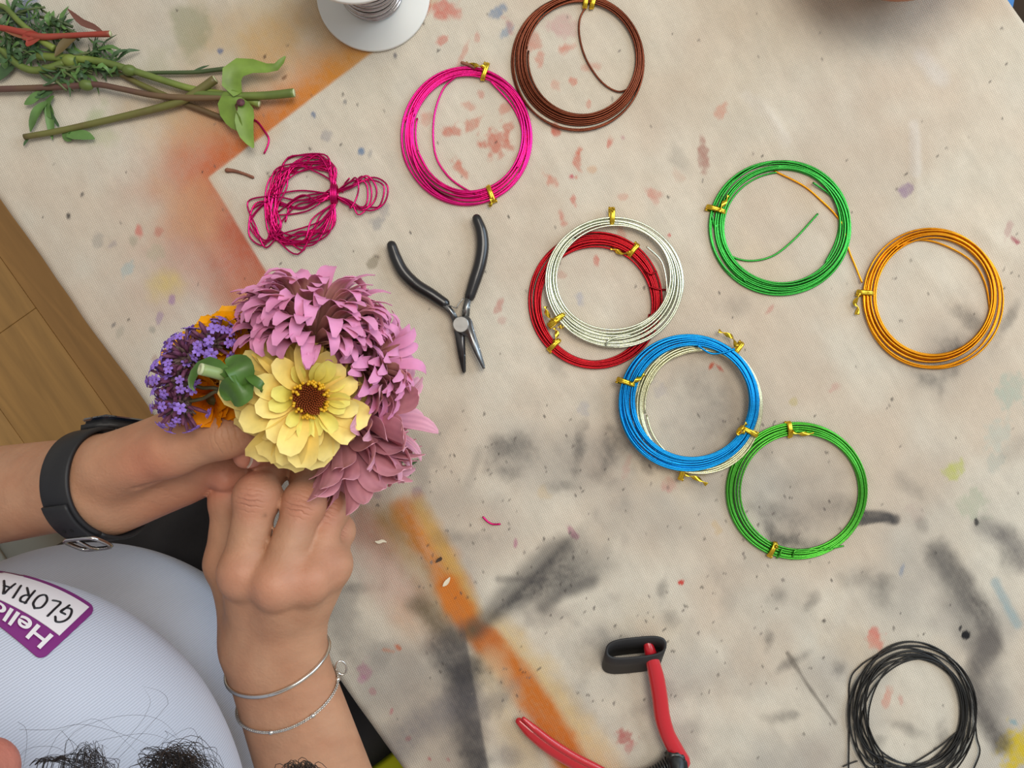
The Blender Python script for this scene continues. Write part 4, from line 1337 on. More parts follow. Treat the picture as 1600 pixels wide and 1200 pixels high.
def coil_path(c, rx, ry, turns, band, zb, seed, layers=2, seg=80, rot=0.0, loose=0.0):
    """one long wire wound round and round; c centre and radii in metres"""
    r = random.Random(seed)
    pts = []
    k0 = r.uniform(0, 6.28)
    cfg = []
    half = max(2, (turns + 1) // 2)
    phi0 = r.uniform(0, 6.28)
    for i in range(turns + 2):
        lay_ = (i // half) % 2
        slot = (i % half) / (half - 1) - 0.5
        if lay_: slot = -slot
        odd = r.random() < 0.22            # now and then a turn lies a little astray
        cfg.append((slot * band * 0.92 + (r.gauss(0, band * 0.10) if odd else r.gauss(0, band * 0.02)), r.gauss(0, band * (0.14 if odd else 0.05)), r.gauss(0, band * (0.14 if odd else 0.05)),
                    r.uniform(-1, 1) * band * (0.10 if odd else 0.03), r.uniform(0, 6.28), lay_))
    for s in range(turns * seg + 1):
        u = s / seg
        i = min(int(u), turns)
        f = u - i
        f = f * f * (3 - 2 * f)
        a, b = cfg[i], cfg[i + 1]
        m = [a[q] * (1 - f) + b[q] * f for q in range(6)]
        th = 2 * math.pi * (s % seg) / seg + k0
        dr = m[0] * (0.85 + 0.30 * math.sin(th + phi0)) + m[3] * math.sin(2 * th + m[4])
        x = (rx + dr) * math.cos(th) + m[1]
        y = (ry + dr) * math.sin(th) + m[2]
        z = zb + WR + m[5] * WR * 1.75
        if rot:
            x, y = x * math.cos(rot) - y * math.sin(rot), x * math.sin(rot) + y * math.cos(rot)
        pts.append(Vector((c.x + x, c.y + y, z)))
    return pts

def tie(parent, at, center, band, zb, tail, h=0.0034, turns=2):
    """gold twist tie: wraps round the bundle at pixel 'at', its tails lying along the pixel path 'tail'"""
    p = P(*at, zb)
    rad = (p - center); rad.z = 0; rad.normalize()
    tg = Vector((-rad.y, rad.x, 0))
    hw = band / 2 + 0.0012
    mb = MB()
    pts = []
    for k in range(turns * 16 + 1):
        a = 2 * math.pi * k / 16
        pts.append(p + rad * (hw * math.cos(a)) + UP * (h / 2 + (h / 2 + 0.0006) * math.sin(a)) + tg * (0.0015 * (k / (turns * 16) - 0.5) * 2))
    mb.add(tube(pts, 0.0012, 6, flat=0.55))
    w = [P(q[0], q[1], zb + 0.0012 + (q[2] if len(q) > 2 else 0)) for q in tail]
    if len(w) >= 2:
        c2 = spline(w, 26)
        vs, fs = [], []
        for i, q in enumerate(c2):
            t_ = (c2[min(i + 1, 25)] - c2[max(i - 1, 0)]).normalized()
            s0 = t_.cross(UP).normalized()
            an = i * 0.22 + 0.4
            sd = s0 * math.cos(an) + UP * math.sin(an)
            nn = t_.cross(sd)
            for a, b in ((1, .18), (-1, .18), (-1, -.18), (1, -.18)):
                vs.append(q + sd * (a * 0.0016) + nn * (b * 0.0012) + UP * 0.0010)
        for i in range(25):
            for k in range(4):
                l = (k + 1) % 4
                fs.append((i * 4 + k, i * 4 + l, i * 4 + 4 + l, i * 4 + 4 + k))
        fs += [(3, 2, 1, 0), (100, 101, 102, 103)]
        mb.add((vs, fs))
    return mb.build('twist_tie', m_gold, parent)

def coil(label, cx, cy, rx, ry, turns, bandpx, color, zb=ZT, seed=1, layers=2, ties=(), extra=(), rough=0.28, group=None, loose=0.0, name='wire_coil', rot=0.0):
    c = P(cx, cy, zb)
    s = (CAMZ - zb) / FPX
    root = thing(name, label, 'wire coil', c, group or 'coloured wire coils on the canvas')
    m = metal('wire_' + str(seed), color, rough)
    mb = MB()
    mb.add(tube(coil_path(c, rx * s, ry * s, turns, bandpx * s, zb, seed, layers, rot=rot, loose=loose), WR, 6))
    for ex in extra:
        mb.add(tube(spline([P(q[0], q[1], zb + (q[2] if len(q) > 2 else WR)) for q in ex], 10 * len(ex)), WR, 6))
    mb.build('wire', m, root)
    for at, tail in ties:
        tie(root, at, c, bandpx * s, zb, tail)
    return root
LUP = 0.0038
coil('pink wire coil beside the brown one, tied in gold at its top and bottom', 731, 211, 92, 99, 11, 22, (232, 36, 138), seed=11,
     ties=[((757, 113), [(757, 106, .003), (748, 104, .003), (738, 102), (728, 99)]), ((768, 304), [(768, 312, .002), (766, 320, .002), (764, 323)])],
     extra=[[(714, 118, .002), (692, 140), (678, 185), (680, 240), (700, 275), (730, 297), (752, 305, .002)], [(766, 126, .002), (800, 165), (815, 200), (816, 240), (808, 262, .002)],
            [(655, 160, .002), (630, 195), (631, 245), (655, 285), (690, 308, .002)], [(652, 235, .002), (672, 270), (705, 298), (740, 306, .002)]])
coil('dark brown wire coil at the top edge, tied in gold at its top', 907, 93, 93, 95, 13, 21, (112, 58, 38), seed=12,
     ties=[((914, 1), [(914, -4), (918, -8)]), ((926, 2), [(926, -5), (930, -9)])],
     extra=[[(918, 6, .002), (906, 30), (906, 60), (917, 95), (940, 128), (965, 143), (985, 138, .002)]])
coil('bright green wire coil alone on the canvas with a loose end curling across its middle', 1221, 356, 101, 95, 11, 24, (58, 160, 66), seed=13,
     ties=[((1117, 329), [(1122, 331, .003), (1128, 322, .003), (1133, 314, .002), (1138, 306, .001)])],
     extra=[[(1112, 335, .002), (1119, 365), (1132, 393), (1165, 407), (1205, 401), (1240, 375), (1278, 334)], [(1118, 350, .002), (1130, 390), (1148, 420), (1165, 440, .002)], [(1270, 285, .002), (1302, 310), (1312, 345), (1305, 380), (1290, 410, .002)]])
coil('golden orange wire coil at the right, its loose end running under the green coil', 1455, 464, 98, 99, 10, 20, (226, 148, 22), seed=14,
     ties=[((1350, 459), [(1344, 460, .002), (1338, 466, .002), (1335, 474), (1339, 480), (1338, 492)])],
     extra=[[(1347, 442, .002), (1336, 415), (1326, 390), (1318, 355, 0.0004), (1305, 335, 0.0004), (1285, 315), (1255, 290), (1210, 267)],
            [(1400, 385, .002), (1440, 375), (1480, 385), (1520, 410), (1540, 445), (1547, 490), (1545, 510, .002)]])
coil('red wire coil partly covered by a silver one', 931, 472, 94, 97, 12, 19, (168, 24, 34), seed=15,
     ties=[((988, 391), [(984, 395, .003), (973, 396, .001), (962, 392), (954, 388)]), ((866, 540), [(866, 534, .003), (870, 522, .002), (866, 512, .002)])],
     extra=[[(1008, 422, .004), (1018, 428, .004), (1026, 424, .003)], [(1016, 448, .004), (1028, 452, .003), (1040, 453, .001)]])
coil('silver wire coil lying on the red one', 957, 438, 98, 92, 12, 20, (206, 212, 190), zb=ZT + LUP, seed=16, rough=0.24,
     ties=[((955, 338), [(955, 331, .002), (959, 326)]), ((871, 499), [(866, 503, .002), (858, 495, .001), (853, 486), (852, 479)]), ((868, 503), [(872, 510, .003), (880, 512, .002)])],
     extra=[[(947, 541, .004), (949, 534, .005), (960, 528, .004), (985, 524, .003)], [(1010, 385, .003), (1034, 410, .001), (1042, 450, .001), (1038, 470, .002)]])
coil('pale silver wire coil mostly hidden beneath the blue one', 1090, 636, 94, 97, 11, 22, (208, 208, 172), zb=ZT + LUP * 0.9, seed=17, rough=0.26,
     ties=[((1150, 546), [(1150, 541, .003), (1144, 528), (1134, 522), (1122, 517)]), ((1066, 736), [(1070, 741, .001), (1082, 745), (1094, 750), (1104, 757)])],
     extra=[[(1110, 546, .001), (1070, 552), (1035, 570), (1015, 600, .002)], [(983, 634), (988, 655), (996, 680), (1005, 695, .001)]])
coil('bright blue wire coil resting on a pale silver one', 1078, 628, 99, 97, 14, 23, (18, 140, 208), zb=ZT + LUP * 1.9, seed=18, rough=0.3,
     ties=[((977, 598), [(984, 599, .003), (992, 596, .003), (1000, 590, .002), (1007, 585)]), ((1170, 673), [(1163, 675, .004), (1152, 678, .003), (1158, 668, .004), (1166, 661, .003)])],
     extra=[[(1090, 540, .003), (1110, 552, .002), (1130, 551, .003), (1148, 545, .003)]])
coil('green wire coil overlapped at its upper left by the pale silver one', 1246, 768, 101, 98, 11, 19, (84, 180, 62), seed=19,
     ties=[((1231, 671), [(1238, 675, .003), (1250, 678, .002), (1262, 677, .001), (1270, 678)]), ((1206, 858), [(1212, 856, .004), (1214, 851, .002)])],
     extra=[[(1237, 874, .001), (1240, 866, .004), (1244, 860, .004), (1262, 859, .003), (1290, 858, .003), (1318, 853, .001)], [(1222, 858, .004), (1218, 867, .004), (1214, 872, .001)]])

# the black coil: a looser, thinner heap of loops
c = P(1426, 1116, ZT)
s = (CAMZ - ZT) / FPX
bc = thing('wire_coil', 'loose coil of thin black wire at the lower right corner', 'wire coil', c, 'coloured wire coils on the canvas')
m_bw = mat('black_wire', lin(34, 34, 33), 0.42, 0.2)
rb = random.Random(4)
mb = MB()
lp = []
for k in range(15):
    ox, oy = rb.gauss(0, 4), rb.gauss(0, 4)
    a_, b_ = 90 + rb.uniform(-15, 8), 103 + rb.uniform(-22, 18)
    tl = rb.uniform(-0.12, 0.2)
    ph, w2_, w3_ = rb.uniform(0, 6.28), rb.uniform(0, 4.0), rb.uniform(0, 2.5)
    for q in range(72):
        th = 2 * math.pi * q / 72 + 2.2
        r_ = 1 + (w2_ * math.sin(2 * th + ph) + w3_ * math.sin(3 * th + ph * 2)) / 100
        x, y = a_ * r_ * math.cos(th), b_ * r_ * math.sin(th)
        lp.append((1426 + ox + x * math.cos(tl) - y * math.sin(tl), 1114 + oy + max(0, b_ - 100) * 0.3 + x * math.sin(tl) + y * math.cos(tl), 0.0006 + 0.0016 * rb.random() if q % 12 == 0 else None))
zs = [p[2] if p[2] is not None else 0.001 for p in lp]
w_ = [Vector(P(p[0], p[1], ZT + 0.0007 + 0.0009 * (1 + math.sin(i * 0.021)))) for i, p in enumerate(lp)]
for it in range(3):
    w_ = [w_[0]] + [(w_[i - 1] + w_[i] * 2 + w_[i + 1]) / 4 for i in range(1, len(w_) - 1)] + [w_[-1]]
mb.add(tube(w_, 0.00055, 6))
for ex in ([(1317, 1198), (1328, 1193), (1340, 1189)], [(1326, 1200), (1327, 1130), (1328, 1065), (1345, 1040), (1372, 1022)], [(1349, 1110), (1360, 1150), (1385, 1180), (1430, 1197), (1465, 1180), (1497, 1142)],
           [(1405, 1205), (1440, 1185), (1470, 1165), (1498, 1142)], [(1522, 1100), (1526, 1150), (1531, 1175), (1520, 1205)]):
    mb.add(tube(spline([P(x, y, ZT + 0.0008) for x, y in ex], 24), 0.00055, 6))
mb.build('wire', m_bw, bc)

# tangled bundle of pink wire
tg_ = thing('wire_tangle', 'tangled hank of magenta wire gathered at its waist, left of the pliers', 'wire bundle', P(470, 315, ZT))
m_mag = metal('wire_magenta', (206, 26, 110), 0.26)
rt = random.Random(9)
mb = MB()
def loop_px(ctrl, n=60, r=0.00062, lift=0.003):
    q = [P(x + rt.gauss(0, 1.2), y + rt.gauss(0, 1.2), ZT + 0.0008 + rt.random() * lift) for x, y in ctrl]
    mb.add(tube(spline(q, n), r, 6))
kx, ky = 520, 302
for k in range(15):    # big left-hand loops through the waist
    a = rt.uniform(-8, 10)
    loop_px([(kx, ky + rt.gauss(0, 5)), (526 - rt.uniform(0, 10), 272 + a), (503 + rt.gauss(0, 9), 246 + rt.uniform(-5, 22)), (470 + rt.gauss(0, 8), 250 + rt.uniform(-4, 20)), (436 + rt.gauss(0, 9), 285 + rt.gauss(0, 8)),
             (426 + rt.gauss(0, 7), 330 + rt.gauss(0, 8)), (434 + rt.gauss(0, 8), 370 + rt.gauss(0, 6)), (468 + rt.gauss(0, 13), 376 + rt.gauss(0, 10)), (502 + rt.gauss(0, 10), 352 + rt.gauss(0, 11)), (522, 318 + rt.gauss(0, 6)), (kx + 2, ky)])
for k in range(5):     # loops out to the far left
    loop_px([(kx - 4, ky), (470, 312 + rt.gauss(0, 10)), (425, 310 + rt.gauss(0, 8)), (393 + rt.gauss(0, 4), 330 + rt.gauss(0, 8)), (388 + rt.uniform(-2, 14), 362 + rt.gauss(0, 6)), (415, 378 + rt.gauss(0, 4)), (436 + rt.gauss(0, 6), 352), (430, 318), (440 + rt.gauss(0, 8), 275)])
for k in range(6):     # short inner crossings
    loop_px([(438 + rt.gauss(0, 8), 340 + rt.gauss(0, 12)), (465 + rt.gauss(0, 8), 322 + rt.gauss(0, 8)), (495 + rt.gauss(0, 5), 312 + rt.gauss(0, 6)), (kx, ky + rt.gauss(0, 5))], 24)
for dx in (0, -14, -26, -38, 4, -20):   # small loops on the right
    loop_px([(kx, ky), (548 + rt.gauss(0, 3), 290 + rt.gauss(0, 3)), (578 + dx * 0.6, 279 + rt.gauss(0, 2)), (600 + dx, 292), (597 + dx, 315 + rt.gauss(0, 3)), (574 + dx * 0.7, 328 + rt.gauss(0, 3)), (545, 316 + rt.gauss(0, 3)), (kx + 4, ky + 4)], 44)
loop_px([(430, 345), (444, 372), (470, 392), (480, 380), (486, 362)], 24)
loop_px([(534, 300), (538, 288), (547, 278)], 12)
mb.build('wire', m_mag, tg_)
kn = MB()
pk = P(522, 303, ZT + 0.004)
for k in range(4):
    kn.add(tube([pk + Vector((0.0012 * (k - 1.5), 0.0065 * math.cos(u), 0.0036 * math.sin(u))) for u in [i * math.pi / 8 for i in range(16)]], 0.00062, 6, closed=True))
kn.build('binding_turns', m_mag, tg_)

# ------------------------------------------------------------------ pliers
m_grip = mat('black_grip', lin(24, 24, 26), 0.32, coat=0.4)
m_steel2 = mat('tool_steel', lin(150, 150, 148), 0.32, 1.0, noise=(200, 0.15))
m_steel3 = mat('tool_steel_dark', lin(105, 105, 106), 0.36, 1.0, noise=(200, 0.15))
pl = thing('pliers', 'small needle-nose pliers with black handles lying open on the canvas', 'pliers', P(719, 503, ZT))
zc = ZT + 0.0048
for path, radp in (([(612, 384), (618, 402), (630, 425), (650, 445), (672, 459), (694, 474)], [.0036, .0042, .0044, .0044, .0043, .0040]),
                   ([(745, 342), (752, 362), (754, 385), (750, 412), (742, 438), (734, 463)], [.0034, .0042, .0045, .0045, .0044, .0038])):
    g = obj('handle', *tube(spline([P(x, y, zc) for x, y in path], 34), radp, 14, flat=0.9, roundcap=True), m_grip, pl)
def pxprism(poly, z0, z1, bv, seg=2, zz=None): return prism([P(x, y, zz or z1)[:2] for x, y in poly], z0, z1, bv, seg)
obj('shank', *pxprism([(692, 470), (702, 476), (712, 489), (716, 498), (708, 504), (702, 490), (690, 480)], ZT + .002, ZT + .0075, .0010), m_steel2, pl)
obj('shank', *pxprism([(727, 463), (736, 464), (734, 480), (733, 496), (722, 498), (722, 484)], ZT + .002, ZT + .0075, .0010), m_steel2, pl)
obj('jaw', *pxprism([(706, 500), (720, 496), (731, 512), (726, 524), (727, 555), (727.5, 582), (725, 584), (722.5, 582), (716, 556), (711, 525)], ZT + .0012, ZT + .0072, .0012), m_steel3, pl)
obj('jaw', *pxprism([(714, 498), (730, 492), (737, 500), (741, 516), (750, 545), (758, 573), (757, 577), (754.5, 577), (742, 553), (730, 526), (722, 522), (712, 512)], ZT + .0030, ZT + .0095, .0014), m_steel2, pl)
obj('pivot', *lathe([(0, .0100), (.0052, .0100), (.0056, .0098), (.0058, .0092), (.0058, .0050), (0, .0050)], P(720, 507, ZT + .009) - UP * .009, 40), m_steel2, pl, smooth=False)
obj('spring', *tube(spline([P(694, 474, zc + .001), P(704, 478, zc + .002), P(713, 481, zc + .002), P(716, 476, zc + .002), P(724, 466, zc + .001)], 30), 0.00045, 6), m_steel2, pl)

# ------------------------------------------------------------------ pruning shears
m_red = mat('red_vinyl', lin(196, 32, 44), 0.24, coat=0.5)
m_leather = mat('black_leather_strap', lin(40, 40, 42), 0.6, bump=(500, 0.3, 0.0006))
m_iron = mat('dark_iron', lin(70, 72, 72), 0.4, 0.9, noise=(150, 0.3))
m_edge = mat('worn_edge', lin(150, 110, 60), 0.4, 0.7)
pr = thing('pruning_shears', 'red-handled pruning shears with a black leather strap at the bottom edge', 'shears', P(1040, 1200, ZT))
zc = ZT + 0.0085
obj('handle', *tube(spline([P(x, y, zc) for x, y in ((1010, 999), (1014, 1012), (1020, 1035), (1026, 1060), (1031, 1090), (1035, 1120), (1043, 1147), (1056, 1172), (1066, 1190))], 60), [.0022, .0038, .0050, .0056, .0056, .0056, .0054, .0056, .0058], 18, flat=0.85, roundcap=True), m_red, pr)
lh = [(811, 1127), (828, 1142), (855, 1163), (888, 1184), (925, 1203), (965, 1225), (1010, 1250)]
obj('handle', *tube(spline([P(x, y, zc - .001) for x, y in lh], 50), [.0026, .0046, .0054, .0056, .0056, .0054, .0050], 18, flat=0.85, roundcap=True), m_red, pr)
obj('handle_rib', *tube(spline([P(x + 7, y - 4, zc + .003) for x, y in lh[0:]], 50), [.0014, .0024, .0026, .0026, .0026, .0024, .0020], 12, roundcap=True), m_red, pr)
hd = obj('head', *pxprism([(1040, 1178), (1052, 1174), (1064, 1175), (1072, 1184), (1076, 1215), (1078, 1250), (1060, 1285), (1030, 1280), (1012, 1262), (1020, 1250), (1044, 1246), (1048, 1215)], ZT + .003, ZT + .0165, .002, 3, ZT + .012), m_iron, pr)
obj('pivot_bolt', *lathe([(0, .019), (.006, .019), (.007, .0175), (.007, .012), (0, .012)], P(1048, 1265, ZT), 32), m_steel2, pr, smooth=False)
obj('blade', *pxprism([(1030, 1275), (1062, 1278), (1075, 1320), (1078, 1370), (1070, 1405), (1055, 1370), (1040, 1320)], ZT + .006, ZT + .0095, .0008), m_steel2, pr)
obj('counter_blade', *pxprism([(1060, 1275), (1085, 1290), (1100, 1330), (1092, 1385), (1082, 1330), (1070, 1300)], ZT + .002, ZT + .0055, .0008), m_iron, pr)
sp = []
a0, a1 = P(1050, 1189, ZT + .009), P(978, 1214, ZT + .009)
ax_ = (a1 - a0).normalized()
s1_ = ax_.cross(UP).normalized()
for k in range(0, 17 * 14 + 1):
    u = k / (17 * 14)
    an = 2 * math.pi * k / 14
    rr = .0052 - .0014 * u
    sag = math.sin(u * math.pi) * 0.004
    sp.append(a0.lerp(a1, u) + s1_ * (rr * math.cos(an) - sag) + UP * (rr * math.sin(an)))
obj('spring', *tube(sp, 0.0006, 6), m_iron, pr)
# strap: a leather loop standing on edge, leaning over
stp = []
for k in range(56):
    a = 2 * math.pi * k / 56
    cx_, sy_ = math.cos(a), math.sin(a)
    x = 987 + 43 * math.copysign(abs(cx_) ** 0.55, cx_)
    y = 1035 + 13 * math.copysign(abs(sy_) ** 0.75, sy_) - (x - 987) * 0.10
    stp.append((x, y))
vs, fs = [], []
for k, (x, y) in enumerate(stp):
    b0 = P(x, y, ZT + 0.0015)
    nx_, ny_ = stp[(k + 1) % 56][0] - stp[k - 1][0], stp[(k + 1) % 56][1] - stp[k - 1][1]
    l_ = math.hypot(nx_, ny_)
    out = Vector((ny_ / l_, nx_ / l_, 0))           # outward in world axes (image y is down)
    if out.dot(Vector((x - 987, 1028 - y, 0))) < 0: out = -out
    top = UP * 0.0140 + Vector((0.0010, 0.0150, 0))
    for a, b in ((0, 1), (1, 1), (1, 0), (0, 0)):
        vs.append(b0 + top * a + out * (0.0016 * b))
for k in range(56):
    j = (k + 1) % 56
    for q in range(4):
        l = (q + 1) % 4
        fs.append((k * 4 + q, k * 4 + l, j * 4 + l, j * 4 + q))
obj('strap', vs, fs, m_leather, pr)
obj('strap_rivet', *blob(P(1031, 1021, ZT + .012), (.0016, .0016, .0012), 12, 8), m_steel2, pr)

# ------------------------------------------------------------------ spool of steel wire
m_white_pl = mat('white_plastic', lin(226, 226, 220), 0.4, sub=0.05)
sc_ = P(584, -6, ZT)
spo = thing('wire_spool', 'white plastic spool wound with thick silver wire at the top edge', 'spool', sc_)
FR_ = 0.0402
obj('bottom_flange', *lathe([(0, .0005), (FR_ - .0006, .0005), (FR_, .0012), (FR_, .0024), (FR_ - .0006, .0031), (0, .0031)], sc_, 72), m_white_pl, spo)
obj('top_flange', *lathe([(.006, .0712), (FR_ - .0006, .0712), (FR_, .0719), (FR_, .0735), (FR_ - .0006, .0742), (.006, .0742), (.006, .0712)], sc_, 72), m_white_pl, spo)
obj('core', *lathe([(.0145, .003), (.0145, .0713), (.006, .0713), (.006, .003), (.0145, .003)], sc_, 40), m_white_pl, spo)
m_wire_s = mat('steel_wire', lin(188, 184, 184), 0.22, 1.0)
wp = []
for lay_, r0 in ((0, .0176), (1, .0202)):
    for k in range(24 * 36):
        u = k / (24 * 36)
        h_ = .0046 + (.0645 * (u if lay_ == 0 else 1 - u))
        a = 2 * math.pi * k / 36
        wob = .0007 * math.sin(a * 0.37 + lay_) + .0004 * math.sin(a * 1.13)
        wp.append(sc_ + Vector(((r0 + wob) * math.cos(a), (r0 + wob) * math.sin(a), h_ + .0012 * math.sin(a + k * .01))))
obj('wire', *tube(wp, 0.00125, 8), m_wire_s, spo)

# ------------------------------------------------------------------ terracotta bowl, mostly above the frame
m_terra = mat('terracotta', lin(176, 112, 72), 0.55, noise=(30, 0.18), bump=(120, 0.2))
bcn = P(1450, -179, ZT + 0.060)
bw = thing('bowl', 'terracotta bowl whose rim just shows at the top edge', 'bowl', Vector((bcn.x, bcn.y, ZT)))
bp_ = [(0, .0005), (.034, .0005), (.040, .003), (.055, .020), (.064, .042), (.0685, .060), (.0690, .0625), (.0672, .0640), (.0650, .0625), (.061, .044), (.052, .024), (.036, .008), (0, .006)]
obj('body', *lathe(bp_, Vector((bcn.x, bcn.y, ZT)), 64), m_terra, bw)
obj('rim', *lathe([(.0680, .056), (.0712, .058), (.0716, .062), (.0690, .0648), (.0660, .0635), (.0680, .056)], Vector((bcn.x, bcn.y, ZT)), 64), m_terra, bw)

# ------------------------------------------------------------------ scraps
m_leaf = mat('leaf_green', lin(92, 128, 66), 0.5, noise=(90, 0.25))
m_dleaf = mat('leaf_dark_green', lin(66, 96, 58), 0.5, noise=(90, 0.25))
m_lleaf = mat('leaf_light_green', lin(120, 150, 60), 0.45, noise=(70, 0.25))
m_twig = mat('brown_twig', lin(134, 84, 62), 0.6, noise=(200, 0.25))
def scrap(name, label, cat, pts, r, m, seg=6, n=18):
    q = spline([P(p[0], p[1], ZT + (p[2] if len(p) > 2 else 0.0012)) for p in pts], n)
    o = obj(name, *tube([v for v in q], r, seg, roundcap=True), m)
    return tag(o, label, cat, 'scraps lying on the canvas')
scrap('wire_scrap', 'short magenta wire snippet alone on the canvas, between the bouquet and the green coil', 'wire scrap', [(755, 808), (762, 815), (770, 819), (781, 819)], 0.0007, m_mag)
scrap('wire_scrap', 'bent magenta wire snippet lying on the orange stain beside the green leaf', 'wire scrap', [(391, 186), (402, 190), (414, 206), (420, 217), (418, 228), (413, 239)], 0.0007, m_mag)
scrap('twig', 'short brown twig above the tangled magenta wire', 'twig', [(355, 266), (366, 267), (380, 271), (395, 277)], [.0017, .0012, .0010, .0011], m_twig)
scrap('twig', 'brown twig end sticking out behind the gold tie of the pink coil', 'twig', [(722, 98, .003), (731, 101, .003), (741, 106, .003)], [.0012, .0012, .0010], m_twig)
m_cream = mat('cream_petal', lin(232, 222, 196), 0.5)
m_bkpet = mat('dried_petal', lin(66, 48, 34), 0.6)
def sliver(label, pts, w, m, cat='petal', name='petal_scrap'):
    cl = spline([P(p[0], p[1], ZT + 0.0016) for p in pts], 8)
    o = obj(name, *blade(cl, [w * 0.2, w * 0.8, w, w * 0.7, w * 0.2], UP, 0.3, 0.0005, 5), m)
    return tag(o, label, cat, 'scraps lying on the canvas')
sliver('pale curled petal sliver on the brown stain nearest the hand', [(586, 846), (592, 847), (598, 845), (604, 847)], .0013, m_cream)
sliver('pale pointed petal sliver on the orange stripe', [(692, 916), (696, 912), (700, 907), (703, 902)], .0016, m_cream)
sliver('dark dried petal curl on the orange stripe', [(681, 879), (685, 875), (689, 873), (688, 870)], .0013, m_bkpet)
sprig = thing('green_sprig', 'tiny sprig of green leaflets on the canvas right of the lowest pink bloom', 'sprig', P(640, 727, ZT))
for pts in ([(626, 714), (627, 720), (630, 723)], [(633, 727), (639, 724), (642, 720)], [(642, 727), (648, 722), (654, 718)], [(640, 722), (641, 733), (641, 744)], [(632, 732), (640, 732), (645, 729)]):
    cl = spline([P(x, y, ZT + .002) for x, y in pts], 6)
    obj('leaflet', *blade(cl, [.0003, .0009, .0010, .0003], UP, 0.2, .0005, 3), m_dleaf, sprig)

# ------------------------------------------------------------------ cut flower stems at the top left
def stem_tex(name, c1, c2):
    m = bpy.data.materials.new(name)
    m.use_nodes = True
    nt = m.node_tree
    b = nt.nodes['Principled BSDF']
    b.inputs['Roughness'].default_value = 0.5
    tc = nt.nodes.new('ShaderNodeTexCoord')
    n = nt.nodes.new('ShaderNodeTexNoise'); n.inputs['Scale'].default_value = 22; n.inputs['Detail'].default_value = 4
    nt.links.new(tc.outputs['Object'], n.inputs['Vector'])
    r = nt.nodes.new('ShaderNodeValToRGB')
    r.color_ramp.elements[0].position = 0.42; r.color_ramp.elements[1].position = 0.58
    r.color_ramp.elements[0].color = (*c1, 1); r.color_ramp.elements[1].color = (*c2, 1)
    nt.links.new(n.outputs['Fac'], r.inputs['Fac']); nt.links.new(r.outputs['Color'], b.inputs['Base Color'])
    return m
m_st = {'green': stem_tex('stem_green', lin(98, 116, 54), lin(130, 146, 66)), 'purple': stem_tex('stem_purple', lin(100, 70, 62), lin(112, 90, 60)),
        'olive': stem_tex('stem_olive', lin(112, 112, 58), lin(104, 82, 54)), 'red': stem_tex('stem_red', lin(158, 62, 48), lin(140, 72, 52)),
        'dark': stem_tex('stem_dark', lin(70, 88, 52), lin(92, 104, 60))}
m_cut = mat('cut_stem_end', lin(196, 204, 160), 0.7)
def stem(label, pts, r, kind, leaves=(), cut=True, nodes=()):
    """pts: pixel x, y and height above the canvas in mm; leaves: (pixel path, half width, material, height mm)"""
    q = spline([P(p[0], p[1], ZT + p[2] / 1000) for p in pts], 40)
    r = [v * 0.86 for v in r] if isinstance(r, (list, tuple)) else r * 0.86
    root = thing('cut_stem', label, 'stem', Vector((q[20].x, q[20].y, ZT)), 'cut flower stems heaped at the top left')
    st_ = obj('stalk', *tube(q, r, 10), m_st[kind], root)
    if cut:
        rr = r[-1] if isinstance(r, (list, tuple)) else r
        d = (q[-1] - q[-2]).normalized()
        obj('cut_end', *tube([q[-1] - d * 0.0002, q[-1] + d * 0.0005], rr * 0.86, 10), m_cut, st_)
    for nx_, ny_, nz_, nr_ in nodes:
        obj('node', *blob(P(nx_, ny_, ZT + nz_ / 1000), (nr_ * 1.3, nr_, nr_), 12, 8), m_st['green'], root)
    for path, w, m, h in leaves:
        cl = spline([P(p[0], p[1], ZT + (h + (p[2] if len(p) > 2 else 0)) / 1000) for p in path], 9)
        wp_ = [.3, .8, 1, .95, .7, .12]
        if isinstance(w, tuple): w, wp_ = w
        obj('leaf', *blade(cl, [w * q_ for q_ in wp_], UP + Vector((random.uniform(-.4, .4), random.uniform(-.4, .4), 0)), random.uniform(.1, .45), .0005, 5, 0.05), m, root)
    return root
stem('purplish brown cut stem running straight in from the left edge, with a green node', [(-60, 141, 5), (40, 138, 5), (110, 135, 6), (150, 132, 7), (190, 139, 8), (240, 149, 9), (300, 153, 9), (355, 152, 9)], [.0026, .0026, .0026, .0024, .0024, .0026, .0026], 'purple', nodes=[(135, 133, 7, .004)],
     leaves=[([(70, 142), (58, 150), (48, 158), (38, 163)], .003, m_leaf, 4), ([(82, 143), (70, 147), (58, 148), (52, 146)], .003, m_dleaf, 4)])
stem('longest olive cut stem lying lowest, from lower left up to a pale cut end', [(38, 214, 4), (90, 205, 4), (150, 192, 4), (210, 178, 5), (250, 168, 6), (285, 157, 7), (310, 142, 8), (336, 124, 9)], [.0024, .0026, .0028, .0030, .0032, .0034, .0036], 'olive',
     leaves=[([(46, 215), (40, 222), (37, 228)], .0012, m_dleaf, 3), ([(100, 203), (104, 210), (108, 214), (112, 212)], .004, m_leaf, 3), ([(104, 212), (118, 211), (134, 212), (148, 217)], .004, m_leaf, 4), ([(74, 160), (62, 172), (54, 188), (48, 206)], .004, m_leaf, 2.5),
             ([(75, 158), (78, 175), (80, 195), (82, 218)], .0032, m_leaf, 2), ([(84, 150), (76, 160), (74, 172), (80, 185)], .0034, m_leaf, 3), ([(78, 172), (84, 184), (90, 194), (92, 198)], .0014, m_dleaf, 3)])
